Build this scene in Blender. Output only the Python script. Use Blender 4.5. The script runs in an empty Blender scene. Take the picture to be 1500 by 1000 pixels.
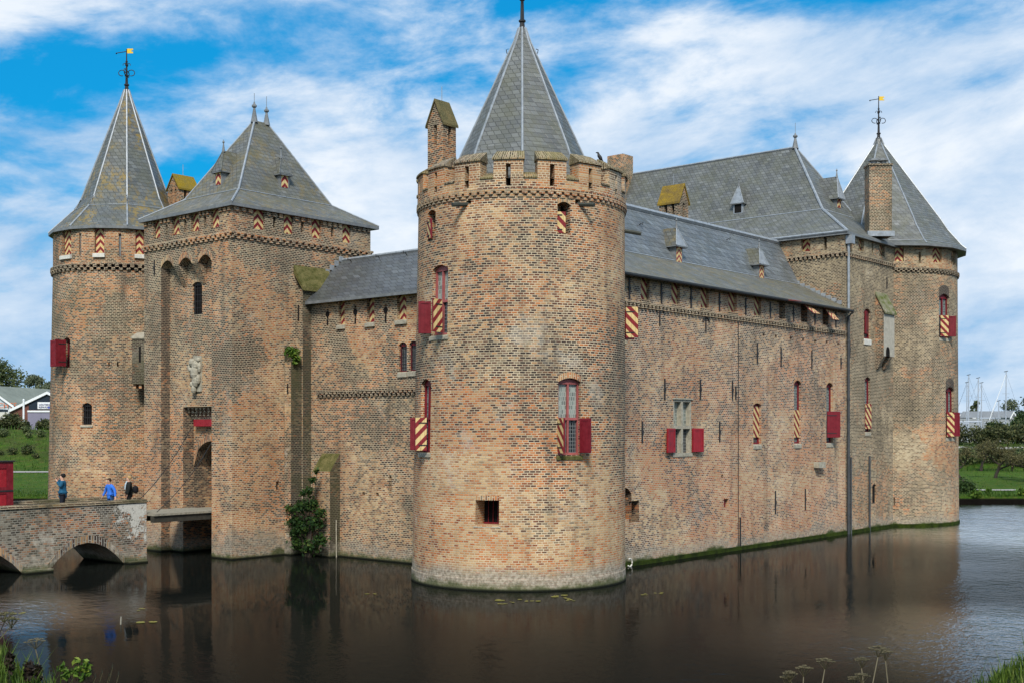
import bpy, math, random
from math import sin, cos, tan, pi, radians, degrees, atan2, sqrt, floor
from mathutils import Vector as V, Matrix
rnd = random.Random(11)
scene = bpy.context.scene
COL = scene.collection
Z = V((0, 0, 1))

# ---------------------------------------------------------------- survey of the place
# castle axes: X along the right curtain wall, Y along the gate front, Z up, origin at the
# centre of the nearest round tower, water level z = 0.  Metres.
FP, HOR = 1780.0, 627.0                      # focal length and horizon row of the survey photo (1500 px wide)
AZ = radians(40.6)
SA, CA = sin(AZ), cos(AZ)
CAM = V((-.24 * SA - 44.92 * CA, .24 * CA - 44.92 * SA, 5.5))


def ray(px, py):
    r = (px - 750) / FP
    return V((r * SA + CA, -r * CA + SA, -(py - HOR) / FP))


def hit(px, py, p, n):
    d = ray(px, py)
    return CAM + d * ((V(p) - CAM).dot(V(n)) / d.dot(V(n)))


def onx(px, py, c): return hit(px, py, (c, 0, 0), (1, 0, 0))
def ony(px, py, c): return hit(px, py, (0, c, 0), (0, 1, 0))
def onz(px, py, c): return hit(px, py, (0, 0, c), (0, 0, 1))
def at(px, py, depth): return CAM + ray(px, py) * depth
def rd(r, d, z=0.0): return V((CAM.x + r * SA + d * CA, CAM.y - r * CA + d * SA, z))


class Plane:
    """a vertical wall: u to the right as seen from outside, z up, d into the wall"""
    def __init__(s, o, u):
        s.o = V((o[0], o[1], 0)); s.u = V((u[0], u[1], 0)).normalized(); s.n = s.u.cross(Z)
    def pt(s, u, z, d=0): return s.o + s.u * u + Z * z - s.n * d
    def fr(s, u): return s.u, s.n
    def pick(s, px, py):
        p = hit(px, py, s.o, s.n); return (p - s.o).dot(s.u), p.z
    du = None


class Round:
    """a round wall with radius r(z); u is arc length from the angle ref"""
    def __init__(s, c, r0, r1, z1, ref, lean=0.):
        s.lean = V((SA, -CA, 0)) * lean
        s.c = V((c[0], c[1], 0)); s.r0, s.r1, s.z1, s.ref = r0, r1, z1, radians(ref)
        s.R = (r0 + r1) / 2
    def rad(s, z): return s.r0 + (s.r1 - s.r0) * max(0, min(1, z / s.z1))
    def pt(s, u, z, d=0):
        a = s.ref + u / s.R; r = s.rad(z) - d
        return s.c + s.lean * z + V((cos(a) * r, sin(a) * r, z))
    def fr(s, u):
        a = s.ref + u / s.R; return V((-sin(a), cos(a), 0)), V((cos(a), sin(a), 0))
    def pick(s, px, py):
        d = ray(px, py); o = CAM - s.c; R = s.R
        for _ in range(3):
            a = d.x ** 2 + d.y ** 2; b = 2 * (o.x * d.x + o.y * d.y); c = o.x ** 2 + o.y ** 2 - R * R
            D = max(0, b * b - 4 * a * c); t = (-b - sqrt(D)) / (2 * a); p = CAM + d * t
            R = s.rad(p.z); o = CAM - s.c - s.lean * p.z
        an = atan2(p.y - s.c.y - s.lean.y * p.z, p.x - s.c.x - s.lean.x * p.z) - s.ref
        while an > pi: an -= 2 * pi
        while an < -pi: an += 2 * pi
        return an * s.R, p.z
    du = .3


# ---------------------------------------------------------------- mesh builder
class MB:
    def __init__(s): s.v = []; s.f = []; s.uv = []; s.m = []
    def poly(s, pts, uv=None, m=0):
        pts = [V(p) for p in pts]
        k = len(s.v); s.v += pts; s.f.append(tuple(range(k, k + len(pts))))
        if uv is None:
            n = V((0, 0, 0))
            for i in range(len(pts)): n += pts[i].cross(pts[(i + 1) % len(pts)])
            n = n.normalized() if n.length > 1e-12 else Z.copy()
            if abs(n.z) > .985: uv = [(p.x, p.y) for p in pts]
            else:
                t = Z.cross(n).normalized(); w = n.cross(t)
                uv = [(p.dot(t), p.dot(w)) for p in pts]
        s.uv.append(uv); s.m.append(m)
    quad = poly
    def hexa(s, c, m=0, mtop=None, mfront=None):
        """c: 8 corners, bottom ring 0-3 ccw from above, top ring 4-7"""
        s.poly([c[3], c[2], c[1], c[0]], m=m); s.poly(c[4:8], m=m if mtop is None else mtop)
        for i in range(4):
            j = (i + 1) % 4
            s.poly([c[i], c[j], c[j + 4], c[i + 4]], m=mfront if (mfront is not None and i == 0) else m)
    def box(s, x0, x1, y0, y1, z0, z1, m=0, mtop=None):
        s.hexa([V(p) for p in ((x0, y0, z0), (x1, y0, z0), (x1, y1, z0), (x0, y1, z0), (x0, y0, z1), (x1, y0, z1), (x1, y1, z1), (x0, y1, z1))], m, mtop)
    def wbox(s, W, u0, u1, z0, z1, d0, d1, m=0, n=1, mtop=None):
        for k in range(n):
            a = u0 + (u1 - u0) * k / n; b = u0 + (u1 - u0) * (k + 1) / n
            s.hexa([W.pt(a, z0, d0), W.pt(b, z0, d0), W.pt(b, z0, d1), W.pt(a, z0, d1), W.pt(a, z1, d0), W.pt(b, z1, d0), W.pt(b, z1, d1), W.pt(a, z1, d1)], m, mtop)
    def obox(s, p, ex, ey, ez, m=0):
        """box from corner p with edge vectors"""
        s.hexa([p, p + ex, p + ex + ey, p + ey, p + ez, p + ex + ez, p + ex + ey + ez, p + ey + ez], m)
    def tube(s, pts, rad, n=6, m=0, caps=True):
        pts = [V(p) for p in pts]
        if not isinstance(rad, (list, tuple)): rad = [rad] * len(pts)
        rings = []
        for i, p in enumerate(pts):
            t = (pts[min(i + 1, len(pts) - 1)] - pts[max(i - 1, 0)])
            t = t.normalized() if t.length > 1e-9 else Z
            a = t.cross(Z if abs(t.z) < .9 else V((1, 0, 0))).normalized(); b = t.cross(a)
            rings.append([p + (a * cos(2 * pi * k / n) + b * sin(2 * pi * k / n)) * rad[i] for k in range(n)])
        for i in range(len(rings) - 1):
            for k in range(n):
                j = (k + 1) % n
                s.poly([rings[i][k], rings[i][j], rings[i + 1][j], rings[i + 1][k]][::-1], m=m)
        if caps:
            s.poly(rings[0], m=m); s.poly(rings[-1][::-1], m=m)
    def lathe(s, c, prof, n=10, m=0, ph=0.0):
        c = V(c)
        P = lambda r, z, k: c + V((cos(ph + 2 * pi * k / n) * r, sin(ph + 2 * pi * k / n) * r, z))
        for (r0, z0), (r1, z1) in zip(prof, prof[1:]):
            for k in range(n):
                if r0 < 1e-6 and r1 < 1e-6: continue
                if r1 < 1e-6: s.poly([P(r0, z0, k), P(r0, z0, k + 1), P(0, z1, 0)], m=m)
                elif r0 < 1e-6: s.poly([P(0, z0, 0), P(r1, z1, k + 1), P(r1, z1, k)], m=m)
                else: s.poly([P(r0, z0, k), P(r0, z0, k + 1), P(r1, z1, k + 1), P(r1, z1, k)], m=m)
    def build(s, name, mats, parent=None, smooth=False, origin=None, merge=False):
        me = bpy.data.meshes.new(name)
        o = bpy.data.objects.new(name, me); COL.objects.link(o)
        org = V((0, 0, 0))
        if parent is not None:
            o.parent = parent; org = V(parent.get('_org', (0, 0, 0)))
        elif origin is not None:
            org = V(origin); o.location = org
        o['_org'] = tuple(org)
        if merge:
            key = {}; vs = []; fs = []
            for f in s.f:
                g = []
                for i in f:
                    kk = tuple(round(x, 4) for x in s.v[i])
                    if kk not in key: key[kk] = len(vs); vs.append(s.v[i])
                    g.append(key[kk])
                fs.append(g)
        else: vs, fs = s.v, s.f
        me.from_pydata([tuple(p - org) for p in vs], [], fs)
        lay = me.uv_layers.new(name='UVMap')
        flat = [c for u in s.uv for q in u for c in q]
        if len(flat) == len(lay.data) * 2: lay.data.foreach_set('uv', flat)
        if not isinstance(mats, (list, tuple)): mats = [mats]
        for mm in mats: me.materials.append(mm)
        me.polygons.foreach_set('material_index', [min(x, len(mats) - 1) for x in s.m])
        if smooth: me.polygons.foreach_set('use_smooth', [True] * len(me.polygons))
        me.update()
        return o


def thing(name, label, cat, loc, group=None):
    o = bpy.data.objects.new(name, None); COL.objects.link(o)
    o.location = loc; o['_org'] = tuple(loc); o.empty_display_size = .3
    return tag(o, label, cat, group)


def tag(o, label, cat, group=None, kind=None):
    if label: o['label'] = label
    if cat: o['category'] = cat
    if group: o['group'] = group
    if kind: o['kind'] = kind
    return o


# ---------------------------------------------------------------- materials
class G:
    def __init__(s, name):
        s.mat = bpy.data.materials.new(name); s.mat.use_nodes = True
        s.nt = s.mat.node_tree; s.bs = s.nt.nodes['Principled BSDF']
    def n(s, t, ins=(), **kw):
        x = s.nt.nodes.new('ShaderNode' + t)
        for k, v in kw.items(): setattr(x, k, v)
        s.set(x, ins); return x
    def set(s, x, ins):
        it = ins.items() if isinstance(ins, dict) else enumerate(ins)
        for k, v in it:
            if v is None: continue
            if hasattr(v, 'is_output'): s.nt.links.new(v, x.inputs[k])
            else:
                if isinstance(v, tuple) and len(v) == 3 and x.inputs[k].type == 'RGBA': v = (*v, 1)
                x.inputs[k].default_value = v
    def m(s, op, a, b=None, c=None, clamp=False):
        x = s.n('Math', [a, b, c], operation=op); x.use_clamp = clamp; return x.outputs[0]
    def mr(s, v, a, b, c=0., d=1., smooth=False):
        x = s.n('MapRange', [v, a, b, c, d]); x.clamp = True
        if smooth: x.interpolation_type = 'SMOOTHSTEP'
        return x.outputs[0]
    def mix(s, f, a, b, bt='MIX'):
        x = s.n('Mix', data_type='RGBA', blend_type=bt); x.clamp_factor = True
        s.set(x, {0: f, 6: a, 7: b}); return x.outputs[2]
    def noise(s, vec, sc, det=4, rough=.55, dist=0., dim='3D'):
        x = s.n('TexNoise', noise_dimensions=dim); s.set(x, {'Vector': vec, 'Scale': sc, 'Detail': det, 'Roughness': rough, 'Distortion': dist})
        return x.outputs[0]
    def ramp(s, f, stops, interp='LINEAR'):
        x = s.n('ValToRGB', [f]); r = x.color_ramp; r.interpolation = interp
        while len(r.elements) < len(stops): r.elements.new(.5)
        for e, (p, c) in zip(r.elements, stops):
            e.position = p; e.color = (*c, 1) if len(c) == 3 else c
        return x.outputs[0]
    def vec(s, x=0., y=0., z=0.): return s.n('CombineXYZ', [x, y, z]).outputs[0]
    def pos(s): return s.n('NewGeometry').outputs['Position']
    def uv(s): return s.n('UVMap').outputs[0]
    def sep(s, v):
        x = s.n('SeparateXYZ', [v]); return x.outputs[0], x.outputs[1], x.outputs[2]
    def scale(s, v, t): return s.n('VectorMath', [v, t], operation='MULTIPLY').outputs[0]
    def add(s, v, t): return s.n('VectorMath', [v, t], operation='ADD').outputs[0]
    def out(s, col=None, rough=.8, spec=.3, bump=None, bstr=.3, bdist=.02, metal=0., normal=None):
        b = s.bs.inputs
        for key, val in (('Base Color', col), ('Roughness', rough), ('Specular IOR Level', spec), ('Metallic', metal)):
            if val is None: continue
            if hasattr(val, 'is_output'): s.nt.links.new(val, b[key])
            else: b[key].default_value = (*val, 1) if isinstance(val, tuple) else val
        if bump is not None:
            x = s.n('Bump', {'Strength': bstr, 'Distance': bdist, 'Height': bump}); s.nt.links.new(x.outputs[0], b['Normal'])
        return s.mat


DK, BR, RB, OR, TN, PL, GY = (.040, .028, .024), (.115, .058, .040), (.26, .082, .036), (.52, .18, .058), (.42, .228, .105), (.56, .39, .21), (.235, .19, .125)
BROWN = [(0, DK), (.16, (.04, .03, .028)), (.3, BR), (.45, (.165, .105, .066)), (.6, GY), (.75, TN), (.9, (.47, .29, .15)), (1, PL)]
WARM = [(0, (.05, .03, .028)), (.14, BR), (.32, RB), (.52, OR), (.7, (.46, .215, .095)), (.85, TN), (1, (.52, .33, .17))]


def brick(name, seed, zones, warm=.4, tone=0., mortar=(.68, .565, .39), lime=.25, moss=.3, bw=.185, bh=.078, dirt=.5, green=0., greenc=(.075, .075, .035), footz=.75, foot=.5, reg=.32, pal=None, vert=False):
    """zones: [(z, warmth)] how red the courses are at each height"""
    g = G(name); u, v, _ = g.sep(g.uv()); P = g.pos(); _, _, pz = g.sep(P)
    P2 = g.add(P, (seed * 13.7, seed * 7.1, seed * 3.3))
    if vert: u, v = v, u
    wob = g.m('MULTIPLY', g.m('SUBTRACT', g.noise(g.vec(u, v, seed), .9, 2), .5), .05)
    v2 = g.m('DIVIDE', g.m('ADD', v, wob), bh)
    row = g.m('FLOOR', v2); fy = g.m('FRACT', v2)
    jit = g.n('TexWhiteNoise', noise_dimensions='1D'); g.set(jit, {'W': row})
    u2 = g.m('ADD', g.m('DIVIDE', u, bw), g.m('ADD', g.m('MULTIPLY', row, .5), g.m('MULTIPLY', jit.outputs[0], .3)))
    cl = g.m('FLOOR', u2); fx = g.m('FRACT', u2)
    wn = g.n('TexWhiteNoise', noise_dimensions='3D'); g.set(wn, {'Vector': g.vec(cl, row, float(seed))})
    r1, r2, r3 = g.sep(wn.outputs['Color'])
    n1 = g.noise(P2, reg, 5, .6); n2 = g.noise(g.add(P2, (31., 5., 9.)), reg * 1.4, 4, .6, .6); n3 = g.noise(g.add(P2, (3., 55., 9.)), .8, 6, .65)
    fine = g.noise(P2, 9., 3, .6)
    t = g.m('ADD', g.m('MULTIPLY', r1, .80), g.m('ADD', g.m('MULTIPLY', g.m('SUBTRACT', n1, .5), 1.5), -.03 + tone))
    zr = g.ramp(g.mr(pz, 0., 18.), [(max(0, min(1, z / 18)), (w, w, w)) for z, w in zones])
    t = g.m('ADD', t, g.m('ADD', g.m('MULTIPLY', g.m('SUBTRACT', zr, .42), .48), g.m('MULTIPLY', g.m('SUBTRACT', fine, .5), .35)), clamp=True)
    dv = g.n('VectorMath', [g.scale(P2, (.30, .30, .42)), g.n('VectorMath', [g.n('TexNoise', {'Vector': P2, 'Scale': .9, 'Detail': 5., 'Roughness': .65}).outputs['Color'], (1.5, 1.5, 1.1)], operation='MULTIPLY').outputs[0]], operation='ADD').outputs[0]
    vo = g.n('TexVoronoi', {'Vector': dv, 'Scale': 1.15}); q1, q2, q3 = g.sep(vo.outputs['Color'])
    t = g.m('ADD', t, g.m('MULTIPLY', g.m('SUBTRACT', q1, .5), .36), clamp=True)
    cb = g.ramp(t, pal or BROWN); cw = g.ramp(t, WARM)
    wm = g.m('ADD', g.m('MULTIPLY', g.m('SUBTRACT', n2, .5), 2.6), g.m('ADD', zr, warm - .5))
    wm = g.m('ADD', wm, g.m('ADD', g.m('MULTIPLY', g.m('SUBTRACT', q2, .5), 1.25), g.m('MULTIPLY', g.m('SUBTRACT', r2, .5), .8)), clamp=True)
    c = g.mix(wm, cb, cw)
    # mortar joints
    ed = g.m('MULTIPLY', g.m('MINIMUM', g.m('MINIMUM', fy, g.m('SUBTRACT', 1., fy)), g.m('MULTIPLY', g.m('MINIMUM', fx, g.m('SUBTRACT', 1., fx)), bw / bh)), 1.)
    ed = g.m('ADD', ed, g.m('MULTIPLY', g.m('SUBTRACT', fine, .5), .08))
    mm = g.mr(ed, .10, .19, 1., 0.)
    mc = g.mix(g.mr(n3, .35, .65), mortar, tuple(x * .55 for x in mortar))
    mc = g.mix(g.mr(q3, .55, .9), mc, tuple(x * .62 for x in mortar)); c = g.mix(mm, c, mc)
    # lime and salt bloom, lichen
    lm = g.mr(g.m('ADD', g.noise(g.add(P2, (77., 1., 2.)), .55, 8, .72), g.m('MULTIPLY', r3, .06)), .60, .70)
    c = g.mix(g.m('MULTIPLY', lm, lime), c, (.56, .51, .43))
    if green:
        gm = g.mr(g.noise(g.add(P2, (7., 91., 2.)), .45, 7, .7), .42, .62)
        c = g.mix(g.m('MULTIPLY', gm, green), c, greenc)
    st = g.noise(g.scale(P2, (1.6, 1.6, .16)), 1., 5, .6)
    c = g.mix(g.m('MULTIPLY', g.mr(st, .52, .78), dirt), c, (.055, .047, .04))
    # foot of the wall: pale limy band, then dark wet moss at the water line
    jz = g.m('ADD', pz, g.m('MULTIPLY', g.m('SUBTRACT', n3, .5), 1.1))
    c = g.mix(g.m('MULTIPLY', g.mr(jz, footz, footz * .55), foot), c, g.mix(g.mr(fine, .4, .6), (.40, .36, .29), (.20, .18, .14)))
    c = g.mix(g.m('MULTIPLY', g.mr(jz, .28, .1), moss), c, g.mix(g.mr(n3, .4, .6), (.03, .05, .008), (.06, .085, .012)))
    c = g.mix(g.mr(pz, .1, .03), c, (.012, .014, .008))
    hgt = g.m('SUBTRACT', g.m('MULTIPLY', fine, .5), mm)
    return g.out(c, .9, .15, bump=hgt, bstr=.35, bdist=.012)


def slate(name, base, var, seed, w=.28, h=.19, moss=.0, mossc=(.10, .105, .03), lich=0., skew=.35, rough=.5):
    g = G(name); u, v, _ = g.sep(g.uv()); P = g.add(g.pos(), (seed * 11., seed * 5., 0.))
    v2 = g.m('DIVIDE', v, h); row = g.m('FLOOR', v2); fy = g.m('FRACT', v2)
    u2 = g.m('ADD', g.m('DIVIDE', u, w), g.m('ADD', g.m('MULTIPLY', row, .5), g.m('MULTIPLY', fy, skew)))
    cl = g.m('FLOOR', u2); fx = g.m('FRACT', u2)
    wn = g.n('TexWhiteNoise', noise_dimensions='3D'); g.set(wn, {'Vector': g.vec(cl, row, float(seed))})
    r1, r2, r3 = g.sep(wn.outputs['Color'])
    n1 = g.noise(P, .7, 5, .6); n2 = g.noise(g.add(P, (9., 9., 9.)), 1.3, 6, .7); n3 = g.noise(P, 14., 3)
    t = g.m('ADD', g.m('MULTIPLY', r1, .6), g.m('ADD', g.m('MULTIPLY', g.m('SUBTRACT', n1, .5), 1.1), .2), clamp=True)
    a = tuple(x * (1 - var) for x in base); b = tuple(x * (1 + var) for x in base)
    c = g.mix(t, a, b)
    c = g.mix(g.mr(r2, .95, .97), c, tuple(x * 1.45 for x in base))
    e = g.m('MINIMUM', g.m('MULTIPLY', fy, h), g.m('MULTIPLY', fx, w * .8))
    ln = g.mr(e, .012, .03, 1., 0.)
    c = g.mix(g.m('MULTIPLY', ln, .75), c, tuple(x * .25 for x in base))
    if moss: c = g.mix(g.m('MULTIPLY', g.mr(n2, .42, .62), moss), c, mossc)
    if lich:
        lm = g.m('MULTIPLY', g.mr(g.noise(g.add(P, (4., 1., 8.)), 3.4, 9, .72, .4), .47, .58), g.mr(g.noise(g.add(P, (14., 1., 8.)), .55, 4, .6), .42, .54))
        c = g.mix(g.m('MULTIPLY', lm, lich), c, (.25, .165, .025))
    hg = g.m('ADD', g.m('MULTIPLY', ln, -1.), g.m('ADD', g.m('MULTIPLY', r3, .5), g.m('MULTIPLY', fy, -.6)))
    rr = g.mr(r3, 0., 1., rough - .1, rough + .16)
    return g.out(c, rr, .45, bump=hg, bstr=.4, bdist=.02)


def plain(name, col, rough=.6, spec=.3, var=.25, sc=3., dark=None, bump=.15, metal=0.):
    g = G(name); P = g.pos(); n = g.noise(P, sc, 6, .65); f = g.noise(P, sc * 9, 3)
    c = g.mix(g.mr(n, .3, .7), tuple(x * (1 - var) for x in col), tuple(min(1, x * (1 + var)) for x in col))
    if dark: c = g.mix(g.mr(g.noise(g.add(P, (5., 3., 1.)), sc * 1.7, 6, .7), .55, .7), c, dark)
    return g.out(c, rough, spec, bump=f, bstr=bump, bdist=.02, metal=metal)


def stripes(name, kind, per=.34, fade=0.):
    g = G(name); u, v, _ = g.sep(g.uv())
    uu = g.m('ABSOLUTE', u) if kind == 'chev' else u
    s = g.m('FRACT', g.m('DIVIDE', g.m('ADD', v, g.m('MULTIPLY', uu, 1.05 if kind != 'back' else -1.05)), per))
    f = g.mr(g.m('ABSOLUTE', g.m('SUBTRACT', s, .5)), .235, .255)
    n = g.noise(g.pos(), 7., 6, .7)
    red = g.mix(g.mr(n, .3, .7), (.17, .012, .018), (.25 + fade, .022 + fade * .5, .026 + fade * .5))
    cr = g.mix(g.mr(n, .3, .7), (.58, .41, .165), (.72, .56, .28))
    c = g.mix(f, red, cr)
    c = g.mix(g.mr(g.noise(g.scale(g.pos(), (14., 14., 3.)), 1., 5, .7), .58, .70, 0., .6), c, (.14, .10, .07))
    j = g.m('FRACT', g.m('DIVIDE', g.m('ADD', u, .03), .16)); jn = g.mr(g.m('ABSOLUTE', g.m('SUBTRACT', j, .5)), .46, .485)
    c = g.mix(g.m('MULTIPLY', jn, .7), c, (.05, .03, .02))
    return g.out(c, .6, .25)


def glass(name, base, lead, cw=.09, ch=.12, rough=.12, off=.0):
    g = G(name); u, v, _ = g.sep(g.uv())
    v2 = g.m('DIVIDE', v, ch); row = g.m('FLOOR', v2); u2 = g.m('ADD', g.m('DIVIDE', u, cw), g.m('MULTIPLY', row, off))
    fx = g.m('FRACT', u2); fy = g.m('FRACT', v2)
    wn = g.n('TexWhiteNoise', noise_dimensions='3D'); g.set(wn, {'Vector': g.vec(g.m('FLOOR', u2), row, 3.)})
    r1 = g.sep(wn.outputs['Color'])[0]
    e = g.m('MINIMUM', g.m('MULTIPLY', g.m('MINIMUM', fx, g.m('SUBTRACT', 1., fx)), cw), g.m('MULTIPLY', g.m('MINIMUM', fy, g.m('SUBTRACT', 1., fy)), ch))
    c = g.mix(g.mr(r1, 0., 1.), tuple(x * .45 for x in base), tuple(x * 1.5 for x in base))
    ln = g.mr(e, .008, .013, 1., 0.)
    c = g.mix(ln, c, lead)
    g.out(c, g.mr(ln, 0., 1., rough, .6), .6)
    bp = g.n('Bump', {'Strength': .25, 'Distance': .01, 'Height': r1}); g.nt.links.new(bp.outputs[0], g.bs.inputs['Normal'])
    return g.mat


def paint(name, col):
    """oil paint on old boards: plank joints, faded and chipped places"""
    g = G(name); u, v, _ = g.sep(g.uv()); P = g.pos(); n = g.noise(P, 5., 7, .7); f = g.noise(g.scale(P, (14., 14., 2.5)), 1., 5, .7)
    c = g.mix(g.mr(n, .3, .7), tuple(x * .72 for x in col), tuple(x * 1.25 + .006 for x in col))
    j = g.m('FRACT', g.m('DIVIDE', g.m('ADD', u, .03), .155)); jn = g.mr(g.m('ABSOLUTE', g.m('SUBTRACT', j, .5)), .455, .485)
    c = g.mix(g.m('MULTIPLY', jn, .6), c, tuple(x * .3 for x in col))
    c = g.mix(g.mr(f, .64, .70, 0., .6), c, (.16, .10, .08))
    return g.out(c, g.mr(n, .3, .7, .42, .62), .35, bump=g.m('SUBTRACT', f, jn), bstr=.3, bdist=.01)


M = {}
OLIVE = [(0, (.035, .027, .022)), (.18, (.075, .055, .04)), (.42, (.16, .12, .078)), (.68, (.27, .205, .125)), (.88, (.39, .30, .185)), (1, (.48, .39, .26))]
M['tower'] = brick('brick_round_tower', 1, [(0, .85), (4.2, .85), (5.4, .35), (7, .12), (8.6, .10), (9.8, .42), (12, .52), (13, .6), (18, .55)], .48, .07, lime=.34, moss=.75, foot=.85, footz=.9, bw=.195, bh=.080)
M['gate'] = brick('brick_gatehouse', 2, [(0, .5), (1.5, .8), (5.5, .9), (7, .6), (8.5, .38), (13, .3), (18, .35)], .5, -.01, lime=.2, moss=.8, green=.12, footz=1.35, foot=.55)
M['left'] = brick('brick_far_left_tower', 3, [(0, .6), (3, .62), (7, .55), (10, .62), (13, .35), (14, .6), (18, .6)], .66, -.08, lime=.2, moss=.5, green=.3, reg=.28, dirt=.55)
M['front'] = brick('brick_front_range', 4, [(0, .35), (2, .5), (7, .42), (18, .4)], .42, .02, lime=.18, moss=.7, green=.14)
M['right'] = brick('brick_right_range', 5, [(0, .62), (4, .64), (6.5, .45), (10, .4), (18, .4)], .44, .13, lime=.24, moss=.95, foot=.6, mortar=(.68, .575, .44))
M['hall'] = brick('brick_hall', 6, [(0, .62), (4.5, .55), (7, .18), (18, .14)], .3, .07, pal=OLIVE, lime=.2, moss=.9, green=.12)
M['rtower'] = brick('brick_right_tower', 7, [(0, .66), (5, .62), (6.6, .14), (12, .14), (14.3, .2), (14.6, .78), (18, .78)], .3, .02, pal=OLIVE, lime=.14, moss=.9, green=.1)
M['patch'] = brick('brick_dark_patch', 17, [(0, .0), (18, .0)], .1, -.22, lime=.05, moss=0., mortar=(.28, .25, .2))
M['jamb'] = brick('brick_dark_and_recess_shade', 18, [(0, .6), (4, .5), (7, .2), (18, .15)], .35, -.17, lime=.05, moss=.6, mortar=(.36, .29, .2))  # dark gate brick, also used to paint recess shade beside the round tower
M['chim'] = brick('brick_chimney', 8, [(0, .66), (18, .6)], .5, -.26, lime=.1, moss=0, green=.25)
M['shaft'] = brick('brick_mossy_shaft', 9, [(0, .1), (18, .1)], .18, -.16, lime=.2, moss=.6, green=.7, mortar=(.26, .24, .17))
M['lime'] = brick('brick_limewashed', 10, [(0, .2), (18, .2)], .25, .2, lime=.9, moss=.5, green=.25)
GREYP = [(0, (.05, .042, .036)), (.3, (.13, .105, .082)), (.6, (.25, .215, .17)), (.85, (.36, .325, .27)), (1, (.46, .43, .37))]
M['bridge'] = brick('brick_stone_bridge', 12, [(0, .2), (1.2, .2), (1.7, .42), (18, .5)], .08, .12, lime=.95, moss=.7, green=.22, mortar=(.46, .43, .36), bh=.085, pal=GREYP)
M['vouss'] = brick('brick_arch_ring', 13, [(0, .45), (18, .5)], .5, .08, lime=.1, moss=.3, bw=.3, bh=.085, vert=True, dirt=.2)
M['vgrey'] = brick('brick_bridge_arch_ring', 14, [(0, .0), (18, .0)], .15, .12, lime=.9, moss=.4, bw=.4, bh=.12, vert=True, mortar=(.36, .34, .29))
M['frieze'] = brick('brick_frieze', 15, [(0, .6), (18, .6)], .5, -.05, lime=.2, moss=0)
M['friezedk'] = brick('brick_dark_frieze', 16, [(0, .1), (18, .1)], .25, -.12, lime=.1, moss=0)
M['slate'] = slate('slate_grey', (.122, .128, .126), .38, 1, moss=.4, mossc=(.10, .10, .05))
M['slatemoss'] = slate('slate_mossy', (.118, .122, .116), .38, 2, moss=.55, mossc=(.115, .105, .05), lich=.3)
M['slatelich'] = slate('slate_lichen', (.10, .108, .108), .36, 3, moss=.3, mossc=(.10, .10, .04), lich=.75)
M['slateblue'] = slate('slate_blue', (.128, .142, .155), .36, 4, w=.36, h=.26, moss=.12, skew=1., rough=.42)
M['slatedark'] = slate('slate_dark', (.075, .08, .086), .3, 5, w=.4, h=.28, moss=.1, skew=1., rough=.45)
M['lead'] = plain('lead_sheet', (.30, .325, .35), .42, .5, .25, 4., (.2, .21, .2), metal=.2)
M['leaddark'] = plain('lead_dark', (.16, .17, .175), .5, .4, .3, 4.)
M['chev'] = stripes('shutter_chevron', 'chev'); M['diag'] = stripes('shutter_diagonal', 'diag', .40); M['back'] = stripes('shutter_diagonal_back', 'back', .40)
M['chevfade'] = stripes('shutter_faded', 'chev', .26, .12)
M['red'] = paint('red_paint', (.165, .006, .014))
M['redb'] = paint('red_paint_board', (.29, .010, .019))
M['rose'] = plain('faded_red_frame', (.33, .09, .085), .5, .35, .2, 5., bump=.05)
M['void'] = plain('dark_interior_gap_shade', (.012, .011, .011), .9, .1, .3)
M['iron'] = plain('wrought_iron', (.018, .018, .02), .6, .4, .3)
M['spout'] = plain('tarred_wood', (.045, .05, .042), .7, .3, .3)
M['pipe'] = plain('zinc_pipe', (.05, .055, .06), .5, .4, .3)
M['stone'] = plain('worn_stone', (.36, .33, .26), .85, .2, .3, 6., (.16, .15, .1))
M['white'] = plain('white_stone', (.62, .6, .54), .8, .2, .2, 6., (.35, .33, .26))
M['cope'] = brick('brick_coping', 21, [(0, .1), (18, .15)], .2, .02, lime=.3, moss=0, green=.8, greenc=(.17, .145, .055), bw=.3, bh=.075, vert=True)
M['glassp'] = glass('leaded_glass_pale', (.20, .23, .20), (.33, .34, .31), .085, .15, off=.5)
M['glassd'] = glass('leaded_glass_dark', (.022, .03, .036), (.16, .17, .17), .10, .13)
M['glassg'] = glass('leaded_glass_green', (.10, .14, .135), (.24, .27, .26), .1, .14)
M['wood'] = plain('grey_weathered_wood', (.27, .25, .20), .8, .2, .25, 8., (.12, .11, .08))
M['wooddk'] = plain('dark_beam_wood', (.045, .042, .034), .8, .2, .3, 6.)  # darker tone than the deck planks, for the beams below them
M['gold'] = plain('gilded_flag', (.75, .48, .02), .4, .5, .1, metal=.1)


def mossmat(name, a, b, sc=5.):
    g = G(name); P = g.pos(); n = g.noise(P, sc, 8, .7); f = g.noise(P, sc * 8, 4, .7)
    c = g.mix(g.mr(n, .35, .65), a, b); c = g.mix(g.mr(f, .5, .75), c, tuple(x * .4 for x in a))
    return g.out(c, .95, .1, bump=f, bstr=.9, bdist=.06)


M['moss'] = mossmat('moss_green', (.075, .08, .022), (.21, .18, .075), 3.)
M['mossgold'] = mossmat('lichen_gold_tiles', (.30, .20, .015), (.20, .16, .05), 3.5)
M['mosstile'] = mossmat('lichen_brown_tiles', (.19, .15, .07), (.10, .10, .05), 2.5)
# ---------------------------------------------------------------- building helpers
def htop(h, u):
    """height of the opening's head at u"""
    r = h.get('rise', 0)
    if not r: return h['z1']
    t = (u - (h['u0'] + h['u1']) / 2) / ((h['u1'] - h['u0']) / 2); t = max(-1, min(1, t))
    w = h['u1'] - h['u0']
    return h['z1'] - r + (r * sqrt(max(0, 1 - t * t)) if r > .4 * w else r * (1 - t * t))


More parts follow.
